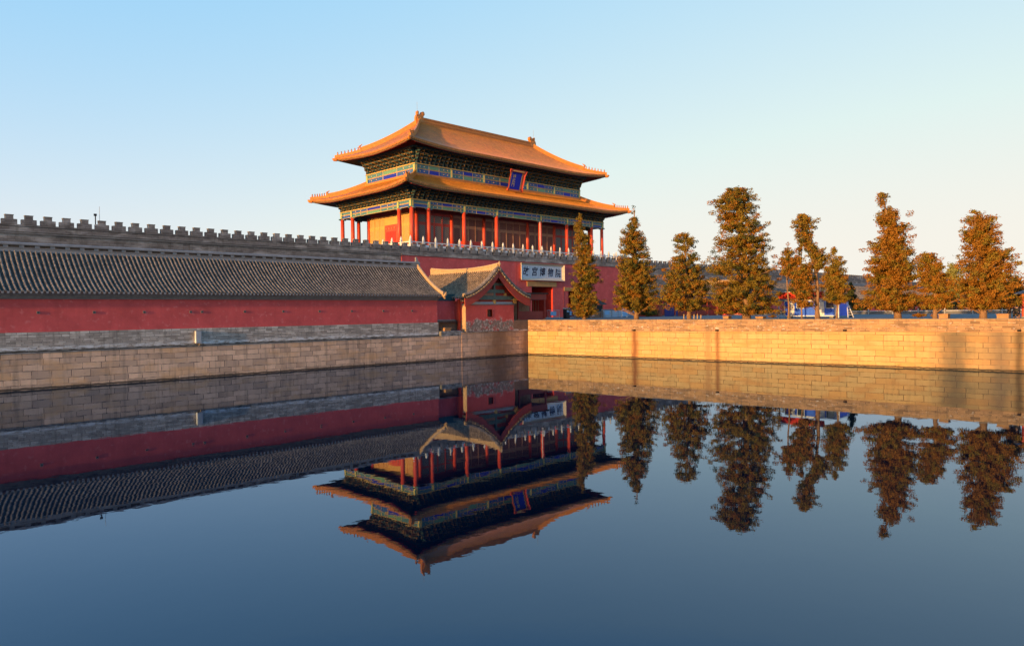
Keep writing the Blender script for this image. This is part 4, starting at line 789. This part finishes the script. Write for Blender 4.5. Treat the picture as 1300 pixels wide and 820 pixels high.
# ================================================================== TREES
XD, DD = np.array([.714, -.70, 0]), np.array([.70, .714, 0])
def tree(name, label, u, v, prof, mats, seed, trunk=.22, dens=1., leaf=.062, base=GZ, tshow=True, gap=.0, cr=.35, group='trees along the causeway', thin=False, lean=0.):
    rng = np.random.default_rng(seed); prof = sorted(prof); zs_ = np.array([p[0] for p in prof]); L = np.array([p[1] for p in prof]); Rr = np.array([p[2] for p in prof])
    zt, zb = zs_[-1], zs_[0]; r = thing(name, label, 'tree', (u, v, GZ), group); O = np.array([u, v, 0.])
    area = np.trapezoid(Rr-L, zs_) if hasattr(np, 'trapezoid') else np.trapz(Rr-L, zs_)
    n = int(area*dens*27*(1-.22*gap)/(cr/.42)**2); cl = []
    def edge(z, ph):                       # crown radius towards azimuth ph at height z, and the axis offset
        l, r_ = np.interp(z, zs_, L), np.interp(z, zs_, Rr); return (r_-l)/2, (l+r_)/2
    while len(cl) < n:
        z = rng.uniform(zb, zt)**1.; w_, c = edge(z, 0)
        if rng.random() > min(1, w_/1.8+.2): continue
        ph = rng.uniform(0, 2*PI); reach = w_*rng.uniform(.72, 1.08); rad0 = cr*rng.uniform(.75, 1.2)*min(1, .4+w_/1.3)
        # one bough: pads of foliage strung outwards from near the stem, rising a little at the end
        nb = 1+int(reach/(rad0*1.05)); dz = rng.uniform(-.2, .4)*reach
        for i in range(nb):
            q = (i+.75)/nb if nb > 1 else .4
            if q < .45 and rng.random() < gap: continue
            kk = max(0, reach*q-rad0*.35); rad = rad0*rng.uniform(.62, .95)*(1.05-.35*q); side = rng.normal()*.34*reach*q
            p = O+XD*(c+kk*math.cos(ph)-side*math.sin(ph))+DD*(kk*.9*math.sin(ph)+side*math.cos(ph)); p[2] = min(max(z+dz*q*q-.06*q, zb+.32), zt-.1); cl.append((p, rad))
    V, F_, Mi = [], [], []
    cl.append((O+XD*((L[-1]+Rr[-1])/2)+np.array([0, 0, zt-.05]), .17))          # leading shoot
    for (p, rad) in cl:
        m = int(250*(rad/.42)**2*(1 if leaf < .1 else .3)); d = rng.normal(size=(m, 3)); d /= np.linalg.norm(d, axis=1)[:, None]
        lump = 1+.28*np.sin(d[:, 0]*5+p[0]*3)*np.cos(d[:, 1]*4.+p[1])+.2*np.sin(d[:, 2]*6+p[2])
        rr = rad*rng.uniform(.35, 1.08, m)**.5*lump; ov = np.array([p[0]-u, p[1]-v, .25]); ov = ov/(np.linalg.norm(ov)+1e-6); pos = p+d*rr[:, None]*np.array([1.0, 1.0, .9])+ov*((d@ov)*rr*.38)[:, None]
        nn = d+rng.normal(size=(m, 3))*.55; nn /= np.linalg.norm(nn, axis=1)[:, None]
        t1 = np.cross(nn, rng.normal(size=(m, 3))); t1 /= np.linalg.norm(t1, axis=1)[:, None]; t2 = np.cross(nn, t1); s_ = leaf*rng.uniform(.6, 1.4, (m, 1))
        V.append(np.stack([pos-t1*s_, pos+t2*s_*.55, pos+t1*s_, pos-t2*s_*.55], 1).reshape(-1, 3)); Mi.append(np.full(m, rng.choice(len(mats), p=np.array([.6, .28, .12])[:len(mats)]/sum([.6, .28, .12][:len(mats)]))))
    V = np.concatenate(V)-np.array([u, v, GZ]); Mi = np.concatenate(Mi); nf = len(Mi); me = bpy.data.meshes.new('crown')
    me.vertices.add(nf*4); me.vertices.foreach_set('co', V.astype(np.float32).ravel()); me.loops.add(nf*4); me.loops.foreach_set('vertex_index', np.arange(nf*4, dtype=np.int32)); me.polygons.add(nf)
    me.polygons.foreach_set('loop_start', np.arange(0, nf*4, 4, dtype=np.int32)); me.polygons.foreach_set('material_index', Mi.astype(np.int32))
    for k in mats: me.materials.append(M_[k])
    me.update(calc_edges=True); o = bpy.data.objects.new('crown', me); C.objects.link(o); o.parent = r
    b_ = MB(); ct = (np.interp(zt-.3, zs_, L)+np.interp(zt-.3, zs_, Rr))/2; path = []
    for i in range(11):
        f_ = i/10; z = base-.1+(zt-.4-base+.1)*f_; cc = ct*max(0, f_-.3)/.7+.12*math.sin(f_*5+seed)*min(1, f_*4); path.append(Vector(O+XD*cc+np.array([0, 0, z])))
    b_.tube(path, [trunk*(1.35 if i == 0 else 1)*(1-.85*i/10)+.02 for i in range(11)], 'bark', 10)
    for i in range(26):
        p, rad = cl[rng.integers(len(cl))]; 
        zj = max(zb-.2, p[2]-rng.uniform(.3, 1.2)); f_ = (zj-base)/max(.05, zt-.3-base)
        if not 0 < f_ < .97: continue
        a = path[int(f_*10)].lerp(path[min(10, int(f_*10)+1)], f_*10-int(f_*10)); mid = a.lerp(Vector(p), .5)+Vector((0, 0, .12)); rb_ = trunk*(1-.85*f_)*.42+.01
        b_.tube([a, mid, Vector(p)], [rb_, rb_*.7, .012], 'bark', 6)
    b_.build('trunk', r, smooth=True)
    return r
TREES = {
'a': (61.8, 51.52, [(12.52, -0.46, -0.32), (11.74, -1.02, 0.04), (10.77, -1.07, 0.21), (10.03, -1.04, 0.71), (9.11, -1.13, 0.91), (8.14, -1.18, 1.05), (7.03, -1.13, 1.22), (6.53, -1.18, 1.47), (5.91, -1.24, 1.89), (4.77, -1.32, 1.66), (3.97, -1.41, 1.19), (3.41, -1.57, 1.66), (2.16, -1.85, 1.77), (1.32, -1.69, 1.49), (0.9, -0.63, 0.77)]),
'b': (61.8, 44.48, [(12.56, -0.28, -0.09), (11.83, -0.48, 0.12), (11.05, -0.69, 0.4), (9.88, -1.48, 1.03), (9.23, -1.58, 0.9), (8.63, -1.79, 1.19), (7.93, -1.84, 1.03), (7.41, -1.71, 1.76), (6.5, -2.05, 1.56), (5.74, -2.24, 1.97), (4.51, -2.21, 2.39), (3.63, -2.37, 2.08), (2.87, -2.39, 2.34), (1.93, -2.31, 2.39), (1.41, -1.32, 1.56)]),
'c': (61.8, 38.17, [(9.16, -1.15, -0.29), (8.67, -1.52, 0.57), (7.98, -1.81, 0.82), (7.49, -0.78, 0.2), (7.08, -2.01, 1.31), (6.51, -1.76, 0.94), (5.83, -1.96, 1.48), (5.04, -2.55, 1.73), (3.89, -2.89, 2.17), (2.74, -2.99, 2.17), (1.85, -2.85, 2.29), (1.46, -1.27, 1.19)]),
'd': (61.8, 32.12, [(12.81, -1.89, 0.3), (12.24, -2.01, 0.42), (11.66, -3.04, 0.99), (11.14, -3.14, 1.25), (10.4, -2.7, 1.11), (9.6, -2.35, 0.92), (9.03, -2.58, 1.8), (8.22, -2.93, 1.94), (7.3, -3.04, 2.45), (6.38, -3.27, 2.4), (5.46, -3.55, 2.72), (4.31, -3.16, 2.84), (3.16, -3.27, 3.07), (2.24, -3.46, 3.65), (1.5, -3.55, 3.3), (1.09, -0.97, 1.34)]),
'e': (61.8, 25.6, [(9.71, -1.78, -0.81), (9.39, -1.93, -0.07), (9.02, -2.19, 0.27), (8.5, -2.22, 0.23), (7.99, -2.07, -0.07), (7.47, -1.78, -0.22), (7.03, -1.18, 0.38), (6.51, -1.03, 0.9), (5.92, -0.96, 1.04), (5.32, -1.18, 0.9), (4.88, -0.59, 0.38)]),
'f': (61.6, 25.65, [(5.47, -1.64, -0.16), (4.88, -1.94, -0.16), (3.99, -2.23, -0.16), (3.1, -2.38, -0.01), (2.21, -2.23, -0.16), (1.62, -1.05, -0.16)]),
'g': (62.3, 24.21, [(6.8, -0.35, 0.01), (6.29, -0.72, 0.31), (5.56, -0.87, 0.75), (4.83, -1.16, 0.97), (3.95, -1.23, 1.26), (3.07, -1.31, 1.41), (2.33, -1.01, 1.26), (1.97, -0.43, 0.75)]),
'h': (62.4, 28.44, [(7.47, -0.17, 0.14), (7.04, -0.4, 0.45), (6.42, -0.76, 0.75), (5.65, -0.79, 1.06), (4.88, -0.64, 0.75), (4.42, -0.48, 0.45)]),
'hh': (62.9, 27.45, [(7.3, -0.29, 0.18), (6.84, -0.52, 0.25), (6.08, -0.59, 0.18), (5.31, -1.05, 0.18), (4.39, -1.05, 0.18), (3.78, -0.75, 0.18)]),
'i': (74, 27.3, [(4.14, -0.27, 0.16), (3.45, -0.44, 0.51), (2.6, -0.35, 0.59), (1.91, -0.27, 0.42), (1.56, -0.1, 0.25)]),
'j': (61.8, 19.24, [(10.76, -1.49, -0.94), (10.46, -1.75, -0.46), (9.98, -1.59, -0.66), (9.64, -1.56, -0.07), (9.23, -1.42, 0.71), (8.88, -1.83, 0.67), (8.47, -1.72, 0.16), (8.06, -1.7, 0.89), (7.58, -1.56, 0.64), (6.9, -2.11, 0.85), (6.42, -2.45, 1.19), (5.94, -2.04, 1.22), (5.25, -2.55, 1.4), (4.57, -2.38, 1.47), (4.02, -2.59, 1.6), (3.33, -2.73, 1.74), (2.65, -3.07, 1.88), (1.96, -3.21, 2.02), (1.55, -2.25, 1.74), (1.34, -0.6, 0.64)]),
'k': (61.6, 16.56, [(5.86, -1.16, -0.36), (5.49, -1.36, 0.23), (4.96, -1.4, 0.56), (4.3, -1.36, 0.76), (3.77, -1.29, 1.25), (3.11, -1.22, 1.36), (2.31, -1.16, 1.49), (1.72, -1.16, 1.36), (1.45, -0.5, 0.7)]),
'l': (61.6, 13.41, [(8.73, -0.89, -0.45), (8.46, -0.96, -0.07), (7.95, -1.21, 0.95), (7.63, -1.27, 1.01), (7.19, -1.46, 0.89), (6.68, -1.59, 1.27), (6.37, -1.64, 1.65), (6.08, -1.74, 1.33), (5.8, -1.4, 1.9), (5.29, -1.59, 2.03), (4.81, -1.59, 2.2), (4.4, -1.59, 2.28), (3.96, -1.97, 2.28), (3.39, -2.1, 2.48), (2.75, -2.23, 2.67), (2.12, -2.35, 2.67), (1.61, -1.72, 2.48), (1.36, -0.83, 1.08)]),
'm': (66, 12.7, [(3.85, 0.25, 0.99), (3.31, -0.15, 1.19), (2.65, -0.41, 1.25), (1.98, -0.28, 1.19), (1.51, -0.15, 0.65)]),
'w': (150, 37.35, [(9.31, -1.02, 0.25), (8.68, -1.5, 1.52), (7.89, -1.97, 2.0), (6.62, -1.97, 2.0), (5.03, -1.66, 2.0), (3.13, -1.02, 1.52)]),
'n': (110, 20.25, [(5.5, -0.36, 0.09), (5.02, -0.58, 0.53), (4.14, -0.58, 0.53), (2.59, -0.58, 0.53)]),
}
O3, G3, MX = ['leaf_orange', 'leaf_olive'], ['leaf_olive', 'leaf_orange', 'leaf_green'], ['leaf_orange', 'leaf_olive', 'leaf_green']
def T(k, *a, **kw):
    u, v, pf = TREES[k]; return tree(a[0], a[1], u, v, pf, *a[2:], **kw)
T('a', 'cypress_tree', 'slim columnar olive cypress in front of the right end of the tower', G3, 1, trunk=.17, gap=.5, cr=.33)
T('b', 'cypress_tree', 'tall pointed cypress just right of the tower', G3, 2, trunk=.2, gap=.55, cr=.35)
T('c', 'cypress_tree', 'shorter open crowned cypress, third tree from the tower', G3, 3, trunk=.17, gap=.9, cr=.35, dens=.85)
T('d', 'cypress_tree', 'tallest and broadest cypress with forked trunk, left of the blue cabin', G3, 4, trunk=.3, gap=.8, cr=.39, dens=.9)
T('e', 'juniper_tree', 'tufted juniper with long bare trunk in front of the blue cabin', G3, 5, trunk=.17, gap=.3, cr=.35, dens=.85)
T('f', 'juniper_tree', 'low bushy juniper covering the left half of the blue cabin', MX, 6, trunk=.06, gap=.3, cr=.33)
T('g', 'juniper_tree', 'rounded olive juniper above the right end of the blue cabin', G3, 7, trunk=.06, gap=.3, cr=.39, dens=1.1)
T('h', 'juniper_tree', 'narrow rusty juniper at the left end of the blue cabin', MX, 8, trunk=.07, gap=.6, cr=.33)
T('hh', 'juniper_tree', 'small juniper tucked between the cabin board and the tufted tree', MX, 9, trunk=.05, gap=.4, cr=.33)
T('i', 'juniper_tree', 'dark shaded juniper at the right of the blue cabin', ['leaf_green'], 10, trunk=.12, cr=.39)
T('j', 'juniper_tree', 'tall rusty orange juniper with leaning tip, right of the cabin', O3, 11, trunk=.22, gap=.45, cr=.37, dens=1.1)
T('k', 'juniper_tree', 'small rusty juniper beside the two big rusty ones', O3, 12, trunk=.15, gap=.3, cr=.33)
T('l', 'juniper_tree', 'dense rusty orange juniper nearest the right edge', O3, 13, trunk=.2, gap=.45, cr=.37, dens=1.15)
T('m', 'juniper_tree', 'low rusty juniper behind the rightmost big one', O3, 14, trunk=.12, cr=.33)
T('w', 'willow_tree', 'pale yellow green willow far beyond, between the right junipers', ['leaf_willow'], 15, trunk=.3, cr=.9, dens=.5, leaf=.12, group='trees beyond the causeway')
T('n', 'broadleaf_tree', 'dark distant tree beyond the pavilion roof', ['leaf_green'], 16, trunk=.25, cr=.7, dens=.7, leaf=.12, group='trees beyond the causeway')
# low hedge bushes far behind the trunks and dry bushes on the causeway
def bush(label, u, v, w_, h_, mats, seed, z=GZ):
    pf = [(z+.02, -w_*.5, w_*.5), (z+h_*.5, -w_*.55, w_*.55), (z+h_*.85, -w_*.4, w_*.4), (z+h_, -w_*.15, w_*.15)]
    r = tree('bush', label, u, v, pf, mats, seed, trunk=.03, cr=min(.3, h_*.45), dens=1.6, leaf=.05, group='bushes'); r['category'] = 'bush'
bush('small dry bush left of the small rusty juniper trunk', 62.6, 18.0, 1.1, .34, O3, 31); bush('dry bush beside the low stone planter', 63, 30.2, .9, .3, O3, 32); bush('tiny dry bush by the trunk of the small rusty juniper', 62.8, 17.0, .6, .3, O3, 33)
bush('clipped green hedge bush behind the second tree, left of the dark red hall', 83.8, 58.4, 3.2, 1.0, ['leaf_green', 'leaf_olive'], 34)
for i, (uu, vv, w2, h2, lb) in enumerate([(125, 46, 9, 1.7, 'dark bush beyond the fence, left of the tall rusty juniper trunk'), (128, 34, 10, 2.2, 'dark bush beyond the fence, behind the small rusty juniper'), (126, 26, 9, 1.9, 'dark bush beyond the fence, between the rusty trunks'), (124, 18, 8, 1.8, 'dark bush beyond the fence near the pavilion')]):
    pf = [(1.0, -w2/2, w2/2), (1+h2*.6, -w2/2.2, w2/2.2), (1+h2, -w2/5, w2/5)]; q = tree('bush', lb, uu, vv, pf, ['leaf_green'], 40+i, trunk=.1, cr=.6, dens=.8, leaf=.12, group='dark bushes beyond the fence'); q['category'] = 'bush'
